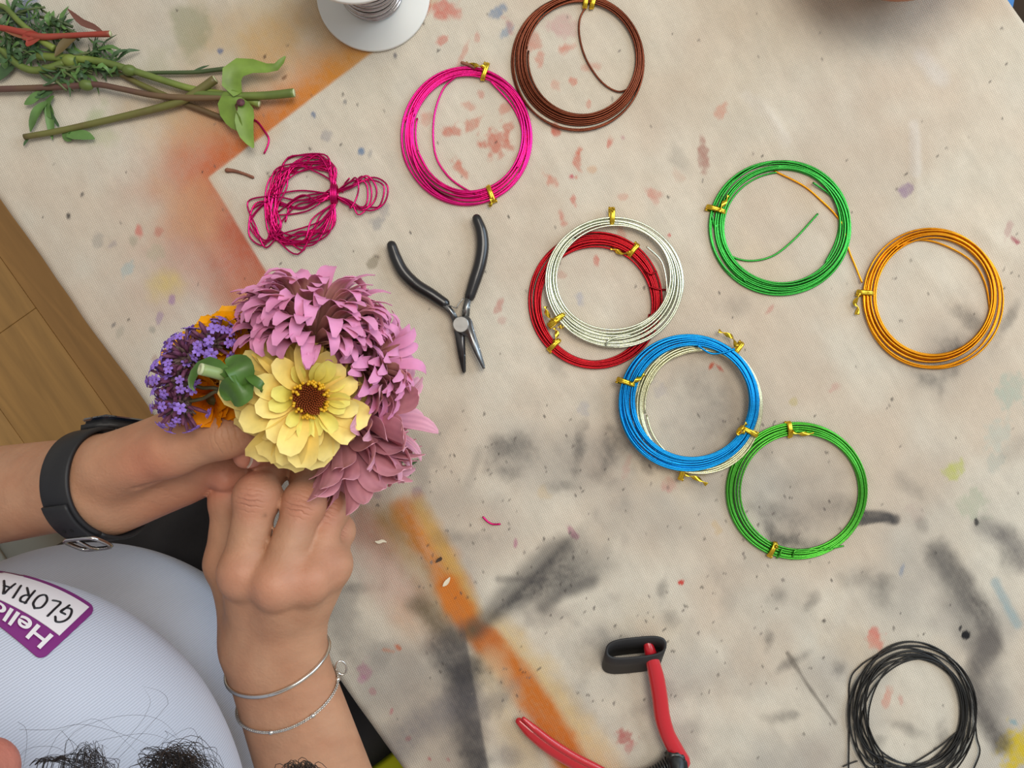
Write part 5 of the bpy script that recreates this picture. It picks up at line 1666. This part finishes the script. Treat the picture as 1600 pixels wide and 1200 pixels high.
stem('yellow-green cut stem passing behind the pale cut end, with toothed leaves at its left', [(60, 88, 6), (120, 92, 7), (160, 97, 8), (200, 108, 8), (250, 124, 7), (300, 139, 6), (352, 148, 5), (405, 162, 5)], [.0034, .0032, .0030, .0028, .0028, .0030, .0032], 'green', nodes=[(110, 95, 7, .0046), (202, 110, 8, .004)])
stem('dark olive cut stem crossing under the others towards the broad leaf', [(140, 95, 3), (180, 112, 3), (220, 132, 3), (260, 150, 3), (300, 166, 3), (354, 187, 3)], .0024, 'olive')
stem('thin dark green cut stem with a small side twig, above the rest', [(170, 118, 4), (230, 114, 4), (300, 113, 4), (330, 110, 4), (365, 106, 4)], [.0014, .0015, .0017, .0018, .0020], 'dark', cut=False,
     leaves=[([(300, 113), (308, 109), (318, 105), (327, 102)], .0008, m_dleaf, 5)])
stem('pale green cut stem with one broad folded leaf at its joint', [(300, 146, 8), (350, 149, 9), (385, 150, 9), (420, 149, 9), (459, 145, 10)], [.0028, .0030, .0032, .0034, .0036], 'green',
     leaves=[([(372, 148), (363, 132), (364, 116), (376, 106), (396, 104), (418, 107), (432, 105), (440, 96), (446, 88)], (.0068, [.5, 1, 1.05, .95, .7, .45, .38, .3, .08]), m_lleaf, 12), ([(378, 150), (362, 152), (355, 165), (362, 182), (372, 195), (378, 205)], .0072, m_lleaf, 11),
             ([(376, 156), (384, 172), (382, 190), (386, 212), (396, 231)], .0064, m_lleaf, 12)])
jn = obj('flower_scar', *blob(P(376, 160, ZT + .015), (.0030, .0028, .0012), 12, 6), mat('purple_joint', lin(92, 48, 58), 0.6, noise=(600, 0.4)))
tag(jn, 'small purple-brown scar on the joint of the broad leaf', 'bud')
stem('red stem with a narrow red-brown leaf on its tip and buds at its left end', [(-40, 40, 12), (10, 45, 13), (60, 57, 13), (100, 56, 12), (140, 54, 12), (172, 53, 12)], [.0018, .0026, .0028, .0022, .0022, .0026], 'red',
     leaves=[([(160, 50), (146, 42), (130, 36), (118, 26), (106, 14)], .0024, mat('leaf_redbrown', lin(112, 70, 58), 0.5), 13), ([(62, 58), (46, 54), (30, 52), (0, 44)], .0042, mat('leaf_rust', lin(140, 88, 62), 0.5), 13),
             ([(118, 60), (106, 66), (96, 76), (86, 88)], .0034, mat('leaf_olive_brown', lin(104, 88, 52), 0.5), 11), ([(64, 56), (52, 55), (42, 58), (34, 60)], .0030, m_st['red'], 14), ([(62, 60), (52, 64), (44, 68), (40, 68)], .0030, m_st['red'], 14)])
stem('curved green stem sagging below the red one', [(-10, 62, 8), (10, 85, 7), (30, 102, 6), (52, 110, 6), (78, 106, 7), (100, 98, 7)], [.0026, .0028, .0030, .0030, .0030], 'green', cut=False,
     leaves=[([(8, 90), (16, 98), (8, 110), (-2, 126)], .0060, m_dleaf, 3), ([(5, 78), (6, 90), (8, 102), (8, 108)], .0026, m_leaf, 3)])
stem('thin green stem slanting down from the top left corner', [(-10, 8, 9), (8, 12, 9), (30, 34, 10), (60, 60, 10), (85, 76, 9)], [.0022, .0022, .0024, .0026, .0028], 'green', cut=False)
fo = thing('foliage_tuft', 'bushy tuft of dark green feathery leaves at the top left corner', 'foliage', P(60, 70, ZT))
rf = random.Random(21)
cent = [(20, 70), (8, 50), (40, 80), (90, 32), (105, 45), (75, 40), (60, 62), (95, 105), (110, 118), (130, 112), (150, 80), (165, 95), (175, 100), (140, 100), (30, 95), (125, 85), (85, 125), (15, 20), (45, 15), (100, 70), (18, 62), (10, 84), (120, 105), (145, 90)]
for k in range(230):
    cx_, cy_ = rf.choice(cent)
    a = rf.uniform(0, 2 * math.pi)
    l = rf.uniform(14, 40)
    x0, y0 = cx_ + rf.gauss(0, 7), cy_ + rf.gauss(0, 6)
    z0_ = rf.uniform(2, 9)
    cl = spline([P(x0, y0, ZT + z0_ / 1000), P(x0 + math.cos(a) * l * .5 + rf.gauss(0, 2), y0 + math.sin(a) * l * .5 + rf.gauss(0, 2), ZT + (z0_ + rf.uniform(0, 4)) / 1000), P(x0 + math.cos(a + .3) * l, y0 + math.sin(a + .3) * l, ZT + max(1.2, z0_ - 2) / 1000)], 6)
    w = rf.uniform(.0007, .0017)
    obj('leaf', *blade(cl, [w * .3, w, w * .9, w * .1], UP + Vector((rf.gauss(0, .5), rf.gauss(0, .5), 0)), .25, .0004, 3), rf.choice([m_dleaf, m_dleaf, m_leaf]), fo)
for k in range(16):
    cx_, cy_ = rf.choice(cent)
    a = rf.uniform(-.4, .6)
    cl = spline([P(cx_ - 28 * math.cos(a), cy_ - 28 * math.sin(a), ZT + .006), P(cx_, cy_, ZT + .009), P(cx_ + 26 * math.cos(a + .2), cy_ + 26 * math.sin(a + .2), ZT + .006)], 10)
    obj('stalk', *tube(cl, rf.uniform(.0006, .0012), 6), m_st['dark'], fo)

# ------------------------------------------------------------------ below the table: stools, box
m_blue = mat('blue_upholstery', lin(70, 130, 190), 0.8, bump=(600, 0.3))
m_lime = mat('lime_plastic', lin(206, 208, 20), 0.5)
m_greyp = mat('grey_plastic', lin(150, 155, 150), 0.6)
m_leg = mat('stool_leg', lin(165, 160, 150), 0.4, 0.6)
q = P(1577, 6, 0.46)
bs_c = Vector((q.x - 0.175, q.y + 0.03, 0))
st = thing('stool', 'stool with a round blue seat beyond the far table edge', 'stool', bs_c)
obj('seat', *lathe([(0, .415), (.17, .415), (.185, .425), (.19, .44), (.185, .455), (.17, .462), (0, .466)], bs_c, 48), m_blue, st)
for k in range(4):
    a = math.pi / 4 + k * math.pi / 2
    obj('leg', *tube([bs_c + Vector((.12 * math.cos(a), .12 * math.sin(a), .416)), bs_c + Vector((.16 * math.cos(a), .16 * math.sin(a), .001))], .012, 12), m_leg, st)
corner = P(640, 1172, 0.66)
lc = corner + T2 * 0.155 - N2 * (-0.02)
lc = Vector((lc.x, lc.y, 0))
ls = thing('stool', 'stool with a square lime-yellow seat under the near table edge', 'stool', lc)
obj('seat', *bev(box(lc + UP * 0.642, (0.31, 0.31, 0.036), rotp), 0.008, 3), m_lime, ls)
for a in (-1, 1):
    for b in (-1, 1):
        obj('leg', *tube([lc + T2 * (.12 * a) + N2 * (.12 * b) + UP * .625, lc + T2 * (.135 * a) + N2 * (.135 * b) + UP * .001], .012, 12), m_leg, ls)
e0_, e1_ = P(-22, 842, 0.25), P(12, 893, 0.25)
dv = (e1_ - e0_).normalized(); pv = Vector((-dv.y, dv.x, 0))
if pv.x > 0: pv = -pv
gb = e0_.lerp(e1_, 0.5) + pv * 0.12 + dv * 0.02
rg = Matrix.Rotation(math.atan2(dv.y, dv.x), 3, 'Z')
gx = thing('storage_box', 'grey plastic storage box on the floor at the left edge, below the watch arm', 'box', Vector((gb.x, gb.y, 0)))
obj('body', *bev(box(Vector((gb.x, gb.y, 0.1155)), (0.30, 0.22, 0.229), rg), 0.012, 3), m_greyp, gx)
obj('lid', *bev(box(Vector((gb.x, gb.y, 0.24)), (0.32, 0.24, 0.02), rg), 0.006, 3), m_greyp, gx)
# the chair under the person
cs = NT(-0.46, 0.055, 0)
ch = thing('chair', 'wooden chair under the seated person, hidden by the black trousers', 'chair', cs)
obj('seat', *bev(box(cs + UP * 0.448, (0.36, 0.34, 0.022), rotp), 0.006, 2), m_tablewood, ch)
for a in (-1, 1):
    for b in (-1, 1):
        obj('leg', *bev(box(cs + T2 * (.15 * a) + N2 * (.14 * b) + UP * .2185, (.035, .035, .436), rotp), 0.004), m_tablewood, ch)
# ------------------------------------------------------------------ the bouquet
def mixc(a, b, u):
    u = max(0.0, min(1.0, u))
    return tuple(a[i] * (1 - u) + b[i] * u for i in range(3))
m_petal = {}
def petal_mat(name, rough=0.55):
    m = mat(name, (1, 1, 1), rough, attr=True, noise=(160, 0.07), spec=0.25, sub=0.06)
    # faint lengthwise veins come from the stretched noise of the cupped blade itself
    return m
def petal_mesh(name, L, W, colf, prof, curl, cup, tipcurl=0.0, nseg=7, nx=5, twist=0.0, thick=0.0005, wave=0.0, m=None):
    """petal along +X, its front towards +Z; curl = total bend (rad, + is towards the back)"""
    cl, nr = [], []
    p, ang = Vector((0, 0, 0)), 0.0
    for i in range(nseg):
        u = i / (nseg - 1)
        cl.append(p.copy())
        tw = twist * u
        nrm = Vector((math.sin(ang), math.sin(tw), math.cos(ang))).normalized()
        nr.append(nrm)
        st_ = L / (nseg - 1)
        ang += curl / (nseg - 1) + (tipcurl * 0.22 * min(1, max(0, u - 0.58) / 0.15) * 12 / (nseg - 1) if tipcurl else 0)
        p = p + Vector((math.cos(ang), 0, -math.sin(ang))) * st_
    wid = [interp(prof, i, nseg) * W / 2 for i in range(nseg)]
    v, f, c = blade(cl, wid, nr, cup, thick, nx, wave, colf)
    return new_mesh(name, v, f, m, True, cols=c)
def put(me, name, parent, loc, d, nrm, scale=1.0):
    d = d.normalized()
    nrm = (nrm - d * d.dot(nrm)).normalized()
    s = nrm.cross(d)
    M = Matrix((d, s, nrm)).transposed().to_4x4()
    M = Matrix.Translation(loc - wloc(parent)) @ M @ Matrix.Scale(scale, 4)
    o = bpy.data.objects.new(name, me)
    o.parent = parent
    o.matrix_local = M
    COL.objects.link(o)
    return o
def frame(axis):
    a = axis.normalized()
    e = (Vector((1, 0, 0)) if abs(a.x) < 0.8 else Vector((0, 1, 0)))
    e1 = (e - a * a.dot(e)).normalized()
    return a, e1, a.cross(e1)
HOLD = P(405, 700, 0.845)
m_stem_f = m_st['green']

# ---- yellow zinnia
YF, YB = lin(248, 216, 112), lin(240, 206, 120)
YD = lin(236, 186, 62)
def ycol(u, v, front):
    c = mixc(YD, lin(250, 224, 128), u * 1.25)
    c = mixc(c, lin(252, 232, 160), max(0, u - .75) * 1.8)
    return c if front else mixc(c, lin(236, 205, 130), .5)
def ycol2(u, v, front):
    return mixc(lin(214, 190, 60), lin(240, 226, 120), u)
m_y = petal_mat('yellow_petal')
yp = [petal_mesh('petal_yellow', .036, .0200, ycol, [.32, .5, .68, .86, .97, 1.0, .96, .84, .40], .35, .28, .10, nseg=9, m=m_y),
      petal_mesh('petal_yellow', .034, .0190, ycol, [.30, .48, .66, .84, .97, 1.0, .97, .86, .45], .10, .45, .30, nseg=9, m=m_y),
      petal_mesh('petal_yellow', .034, .0195, ycol, [.35, .52, .7, .88, .98, 1.0, .95, .80, .35], .55, .18, -.05, nseg=9, m=m_y),
      petal_mesh('petal_yellow', .034, .0165, ycol, [.35, .52, .7, .88, .98, 1.0, .95, .82, .45], .7, .55, .6, twist=.3, nseg=9, m=m_y)]
yi = [petal_mesh('petal_inner', .016, .0105, ycol2, [.35, .6, .9, 1.0, .9, .5], .2, .4, .3, nseg=6, m=m_y)]
yc = P(481, 622, 0.918)
ya = Vector((0.46, -0.08, 1)).normalized()
yz = thing('zinnia', 'large pale yellow zinnia facing up with a brown and gold centre', 'flower', yc - ya * 0.012, 'zinnias in the bouquet')
a, e1, e2 = frame(ya)
ry = random.Random(3)
for ring, (cnt, phi, L, ph0) in enumerate(((17, 106, 1.04, 0), (17, 94, 1.02, .2), (15, 80, .90, .05), (12, 64, .68, .3))):
    for k in range(cnt):
        az = 2 * math.pi * (k + ph0 + ry.uniform(-.22, .22)) / cnt
        ph = math.radians(phi + ry.uniform(-12, 12))
        rad = e1 * math.cos(az) + e2 * math.sin(az)
        d = a * math.cos(ph) + rad * math.sin(ph)
        nrm = a * math.sin(ph) - rad * math.cos(ph) + (a.cross(rad)) * ry.uniform(-.6, .6)
        put(ry.choice(yp), 'petal', yz, yc + rad * .0055 + a * (-.006 + .0022 * ring), d, nrm, L * ry.uniform(.90, 1.06) * (1 - 0.11 * abs(rad.x) - 0.07 * rad.x))
for k in range(13):
    az = 2 * math.pi * (k + ry.uniform(-.3, .3)) / 13
    ph = math.radians(58 + ry.uniform(-14, 14))
    rad = e1 * math.cos(az) + e2 * math.sin(az)
    put(yi[0], 'petal', yz, yc + rad * .0085 + a * .002, a * math.cos(ph) + rad * math.sin(ph), a * math.sin(ph) - rad * math.cos(ph), ry.uniform(.6, .95))
m_disc = mat('disc_brown', lin(136, 66, 20), 0.7, noise=(900, 0.5), bump=(1500, 1.0, 0.001))
m_sta = mat('stamen_gold', lin(226, 176, 30), 0.5)
m_stb = mat('stamen_rust', lin(150, 70, 22), 0.6)
q_ = UP.rotation_difference(a).to_matrix()
obj('disc', *blob(yc + a * .001, (.0080, .0080, .0055), 24, 12, q_), m_disc, yz)
sb, sg = MB(), MB()
for k in range(210):
    th = 2.39996 * k
    rr = .0080 * math.sqrt((k + .5) / 210)
    h = .0065 * math.sqrt(max(0, 1 - (rr / .0098) ** 2))
    b_ = yc + a * (.001 + h * .92) + (e1 * math.cos(th) + e2 * math.sin(th)) * rr
    out = (a * .9 + (e1 * math.cos(th) + e2 * math.sin(th)) * rr / .0095 * .8).normalized()
    if rr > .0052 and ry.random() < .45:
        sg.add(tube([b_, b_ + out * .0022, b_ + out * .003], [.0003, .0005, .0009], 5))
        sg.add(blob(b_ + out * .0032, (.0008, .0008, .0006), 6, 4))
    else:
        sb.add(tube([b_, b_ + out * .0012, b_ + out * .002], [.0005, .0004, .0001], 5))
o = sb.build('disc_florets', m_stb, yz); tag(o, kind='stuff')
o = sg.build('stamens', m_sta, yz); tag(o, kind='stuff')
obj('flower_stem', *tube(spline([yc - a * .006, yc - a * .03 + Vector((-.006, -.004, 0)), HOLD, HOLD + Vector((-.012, -.004, -.05))], 20), .0022, 8), m_stem_f, yz)

# ---- pink zinnias, seen from the side and behind
PT, PBk = lin(222, 132, 184), lin(186, 128, 122)
def pcol(u, v, front):
    vein = 0.5 + 0.5 * math.cos(v * 9.5)
    if front:
        return mixc(lin(190, 112, 136), lin(226, 148, 190), u * 1.2)
    c = mixc(lin(172, 122, 100), lin(212, 156, 148), u)
    c = mixc(c, lin(156, 100, 92), vein * .35)
    return mixc(c, lin(228, 150, 192), max(0, u - .72) * 3.2)
def pcol2(u, v, front):
    vein = 0.5 + 0.5 * math.cos(v * 9.5)
    c = mixc(lin(194, 120, 144), lin(232, 172, 190), u)
    c = mixc(c, lin(160, 94, 124), vein * .3)
    return c if front else mixc(c, lin(206, 140, 142), .5)
m_p = petal_mat('pink_petal')
def pinks(colf, W=.0080, tc=1.0):
    return [petal_mesh('petal_pink', .040, W, colf, [.26, .37, .48, .59, .70, .80, .89, .96, 1.0, .98, .88, .66, .25], .30, .15, 1.6 * tc, nseg=13, nx=7, m=m_p),
            petal_mesh('petal_pink', .040, W * .9, colf, [.26, .37, .48, .59, .70, .80, .89, .96, 1.0, .98, .88, .66, .25], .25, .25, 2.3 * tc, nseg=13, nx=7, m=m_p),
            petal_mesh('petal_pink', .040, W * 1.1, colf, [.26, .37, .48, .59, .70, .80, .90, .97, 1.0, .94, .80, .56, .18], .45, .1, 1.0 * tc, nseg=13, nx=7, m=m_p),
            petal_mesh('petal_pink', .040, W * .85, colf, [.26, .37, .48, .59, .70, .80, .89, .96, 1.0, .98, .88, .66, .28], .35, .35, 2.9 * tc, twist=.5, nseg=13, nx=7, m=m_p)]
pk1, pk2 = pinks(pcol), pinks(pcol2, .0118, .35)
m_calyx = mat('calyx_green', lin(104, 104, 56), 0.6, noise=(200, 0.3))
def pink(label, base, axis, layers, meshes, L, seed, group=None, mn=None):
    r = random.Random(seed)
    root = thing('zinnia', label, 'flower', base, 'zinnias in the bouquet')
    a, e1, e2 = frame(axis)
    ntot, pmin, pmax = layers
    for i in (0,):
        for k in range(ntot):
            az = 2.39996 * k + r.uniform(-.3, .3)
            u_ = 1 - (k + .5) / ntot
            cmin, cmax = math.cos(math.radians(pmin)), math.cos(math.radians(pmax))
            ph = math.acos(max(-1, min(1, cmin + (cmax - cmin) * u_))) + math.radians(r.uniform(-6, 6))
            l = 1.06 - 0.20 * u_ ** 3
            rad = e1 * math.cos(az) + e2 * math.sin(az)
            d = a * math.cos(ph) + rad * math.sin(ph)
            if mn and d.dot(mn[0]) < mn[1]: continue
            nrm = a * math.sin(ph) - rad * math.cos(ph) + a.cross(rad) * r.uniform(-.3, .3)
            put(r.choice(meshes), 'petal', root, base + rad * .004 + a * (.005 * (1 - u_)), d, nrm, l * L * r.uniform(.90, 1.08))
    q_ = UP.rotation_difference(a).to_matrix()
    obj('calyx', *blob(base - a * .002, (.0075, .0075, .0070), 16, 10, q_), m_calyx, root)
    obj('flower_stem', *tube(spline([base - a * .004, base - a * .018, HOLD + Vector((.004, .003, 0)), HOLD + Vector((-.010 + .004 * r.random(), -.006, -.05))], 20), .0021, 8), m_stem_f, root)
    return root
pink('big pink zinnia at the top of the bouquet, seen from behind with curled petal tips', P(487, 545, 0.905), Vector((0.10, 1, 0.16)),
     (215, 4, 72), pk1, 1.05, 41)
pink('mauve-pink zinnia on the right of the bouquet behind the top bloom', P(550, 568, 0.885), Vector((0.92, 0.22, 0.12)),
     (150, 5, 76), pk1, .86, 42)
pink('dusty pink zinnia half under the yellow one, fanning to the right', P(545, 650, 0.872), Vector((0.95, 0.12, 0.02)),
     (56, 8, 62), pk2, 1.04, 43)
pink('dusty pink zinnia lowest in the bouquet, fanning down beside the fingers', P(532, 668, 0.866), Vector((0.46, -0.90, 0.02)),
     (44, 6, 48), pk2, 1.10, 44)

# ---- marigolds
m_o = petal_mat('orange_petal', 0.5)
def ocol(u, v, front):
    c = mixc(lin(226, 128, 6), lin(252, 178, 8), u * 1.3)
    return c if front else mixc(c, lin(240, 150, 6), .5)
def ocol2(u, v, front):
    return mixc(lin(206, 104, 4), lin(240, 146, 8), u * 1.2)
def omesh(colf):
    return [petal_mesh('petal_orange', .021, .017, colf, [.25, .5, .85, 1.0, .98, .6], .35, .15, -.1, nseg=6, nx=7, wave=.20, m=m_o),
            petal_mesh('petal_orange', .021, .015, colf, [.25, .5, .85, 1.0, .95, .5], .8, .2, .2, nseg=6, nx=7, wave=.26, twist=.4, m=m_o),
            petal_mesh('petal_orange', .021, .016, colf, [.25, .5, .85, 1.0, .98, .6], .1, -.2, -.3, nseg=6, nx=7, wave=.22, m=m_o)]
om1, om2 = omesh(ocol), omesh(ocol2)
def marigold(label, base, axis, layers, meshes, L, seed):
    r = random.Random(seed)
    root = thing('marigold', label, 'flower', base, 'marigolds in the bouquet')
    a, e1, e2 = frame(axis)
    for i, (cnt, phi, l) in enumerate(layers):
        for k in range(cnt):
            az = 2 * math.pi * (k + r.uniform(-.4, .4)) / cnt + i
            ph = math.radians(phi + r.uniform(-10, 10))
            rad = e1 * math.cos(az) + e2 * math.sin(az)
            d = a * math.cos(ph) + rad * math.sin(ph)
            nrm = a * math.sin(ph) - rad * math.cos(ph) + a.cross(rad) * r.uniform(-.5, .5)
            put(r.choice(meshes), 'petal', root, base + rad * .003 + a * (.0008 * i), d, nrm, l * L * r.uniform(.9, 1.1))
    obj('calyx', *blob(base - a * .005, (.006, .006, .010), 14, 8, UP.rotation_difference(a).to_matrix()), m_calyx, root)
    obj('flower_stem', *tube(spline([base - a * .01, (base - a * .02).lerp(HOLD, .6), HOLD + Vector((-.004, .003, -.004)), HOLD + Vector((-.014, -.002, -.05))], 20), .0018, 8), m_stem_f, root)
    return root
ml = [(13, 100, .95), (14, 84, 1.0), (14, 66, 1.0), (12, 48, .98), (9, 30, .92), (5, 12, .85)]
marigold('bright orange marigold behind the purple blooms, upper of the two', P(362, 541, 0.902), Vector((-0.02, 0.12, 1)), ml, om1, .80, 51)
marigold('deep orange marigold tucked below the green leaf above the thumb', P(335, 622, 0.896), Vector((-0.15, -0.22, 1)), ml, om2, .84, 52)
marigold('bright orange marigold bloom mostly hidden behind the purple blooms', P(296, 562, 0.868), Vector((-0.5, 0.3, .8)), ml[:4], om1, .62, 53)

# ---- purple verbena
m_vt = mat('verbena_tube', lin(112, 62, 92), 0.6, noise=(300, 0.25))
m_vs = mat('verbena_star', lin(146, 112, 206), 0.55, noise=(300, 0.15))
m_vc = mat('verbena_calyx', lin(98, 78, 74), 0.7, noise=(400, 0.3))
def floret_mesh():
    mb = MB()
    v, f = tube([Vector((0, 0, 0)), Vector((.004, 0, 0)), Vector((.0085, 0, 0))], [.0007, .0009, .0006], 6)
    fm = [0] * len(f)
    for k in range(5):
        an = 2 * math.pi * k / 5
        u = Vector((0, math.cos(an), math.sin(an)))
        cl = [Vector((.0085, 0, 0)) + u * .0004, Vector((.0090, 0, 0)) + u * .0014, Vector((.0087, 0, 0)) + u * .0026]
        v2, f2 = blade(cl, [.0004, .0009, .0007], Vector((1, 0, 0)), 0, .0003, 3)
        n = len(v)
        v = v + v2
        f = f + [tuple(i + n for i in q) for q in f2]
        fm += [1] * len(f2)
    return new_mesh('verbena_floret', v, f, None, False, mats=[m_vt, m_vs], fmat=fm)
flm = floret_mesh()
bud_v, bud_f = tube([Vector((0, 0, 0)), Vector((.003, 0, 0)), Vector((.0062, 0, 0)), Vector((.0075, 0, 0))], [.0006, .0010, .0010, .0004], 6, roundcap=True)
budm = new_mesh('verbena_bud', bud_v, bud_f, m_vt)
def verbena(label, c, axis, n, R, seed, stem_to):
    r = random.Random(seed)
    root = thing('verbena', label, 'flower', c, 'verbena clusters in the bouquet')
    a, e1, e2 = frame(axis)
    core = MB()
    core.add(blob(c, (R * .5, R * .5, R * .62), 12, 8, UP.rotation_difference(a).to_matrix()))
    for k in range(70):
        th, ph = r.uniform(0, 6.28), math.acos(r.uniform(-.3, 1))
        d = a * math.cos(ph) + (e1 * math.cos(th) + e2 * math.sin(th)) * math.sin(ph)
        core.add(tube([c + d * R * .25, c + d * R * .7, c + d * R * r.uniform(.85, 1.0)], [.0010, .0010, .0003], 5))
    o = core.build('calyces', m_vc, root); tag(o, kind='stuff')
    for k in range(n):
        th, ph = 2.39996 * k, math.acos(1 - 1.25 * (k + .5) / n)
        d = a * math.cos(ph) + (e1 * math.cos(th) + e2 * math.sin(th)) * math.sin(ph)
        d = (d + Vector((r.gauss(0, .14), r.gauss(0, .14), r.gauss(0, .14)))).normalized()
        if r.random() < .5: put(flm, 'floret', root, c + d * R * .55, d, a + Vector((.01, .02, 0)), r.uniform(.85, 1.2))
        else: put(budm, 'bud', root, c + d * R * .55, d, a + Vector((.01, .02, 0)), r.uniform(.8, 1.15))
    obj('flower_stem', *tube(spline([c, c.lerp(stem_to, .5) + Vector((0, 0, .002)), stem_to, HOLD + Vector((-.008, 0, -.01))], 20), .00095, 6), mat('verbena_stem', lin(84, 78, 52), 0.6), root)
    return root
S1, S2_ = P(352, 617, .915), P(350, 597, .910)
verbena('purple verbena cluster nearest the upper marigold', P(332, 538, .920), Vector((-.2, .75, .6)), 40, .0078, 61, S2_)
verbena('purple verbena cluster in the middle of the arc, above the green leaf', P(296, 560, .920), Vector((-.55, .6, .6)), 54, .0100, 62, S2_)
verbena('purple verbena cluster on the outer left of the arc', P(280, 594, .918), Vector((-.85, .1, .6)), 54, .0100, 63, S1)
verbena('lower purple verbena cluster hanging over the left hand', P(282, 630, .918), Vector((-.7, -.5, .6)), 48, .0095, 64, S1)

# ---- green leaf with a pale cut stem, on top
LZ = .935
lf = thing('leafy_stem', 'pale cut green stem with broad leaves lying across the marigolds', 'stem', P(355, 582, .925))
lc_ = m_st['green']
m_pale = mat('pale_stem', lin(150, 172, 110), 0.45, noise=(80, 0.15))
m_bl = mat('broad_leaf', lin(72, 108, 40), 0.42, noise=(60, 0.3))
qq = spline([HOLD + Vector((-.010, .002, -.01)), P(392, 626, .900), P(384, 606, .926), P(368, 594, .932), P(345, 585, .938), P(315, 577, .944)], 28)
st_ = obj('stalk', *tube(qq, [.0026, .0027, .0028, .0029], 12), m_pale, lf)
d_ = (qq[-1] - qq[-2]).normalized()
obj('cut_end', *lathe([(0, 0), (.0012, 0), (.0014, .0006), (.0027, .0006), (.0029, 0), (.0029, -.0006), (0, -.0006)], qq[-1] + d_ * .0004, 16, d_), m_cut, st_)
for path, w, nr in (([(382, 604), (360, 590), (344, 574), (328, 566), (312, 574), (302, 588), (298, 602), (304, 611)], .0030, Vector((.1, .5, .8))),
                    ([(386, 604), (378, 584), (372, 572), (362, 566), (352, 562)], .0066, Vector((.3, .3, .9))),
                    ([(386, 600), (378, 606), (366, 612), (356, 618), (352, 626)], .0078, Vector((-.2, -.3, .9))),
                    ([(384, 584), (396, 594), (408, 604), (409, 613)], .0026, Vector((.2, .6, .8)))):
    cl = spline([P(x, y, LZ + (.004 if i in (1, 2) else 0)) for i, (x, y) in enumerate(path)], 10)
    obj('leaf', *blade(cl, [w * .35, w * .85, w, w * .9, w * .55, w * .1], nr, .25, .0006, 7), m_bl, lf)
# cut stem end poking out over the fingertip
obj_ = thing('cut_stem', 'cut green stem end poking out between thumb and fingertip under the yellow zinnia', 'stem', P(376, 690, .880))
q3 = spline([P(420, 672, .872), P(396, 682, .877), P(372, 697, .884)], 12)
s3 = obj('stalk', *tube(q3, .0034, 10), m_st['green'], obj_)
d_ = (q3[-1] - q3[-2]).normalized()
obj('cut_end', *tube([q3[-1] - d_ * .0002, q3[-1] + d_ * .0005], .0029, 10), m_cut, s3)
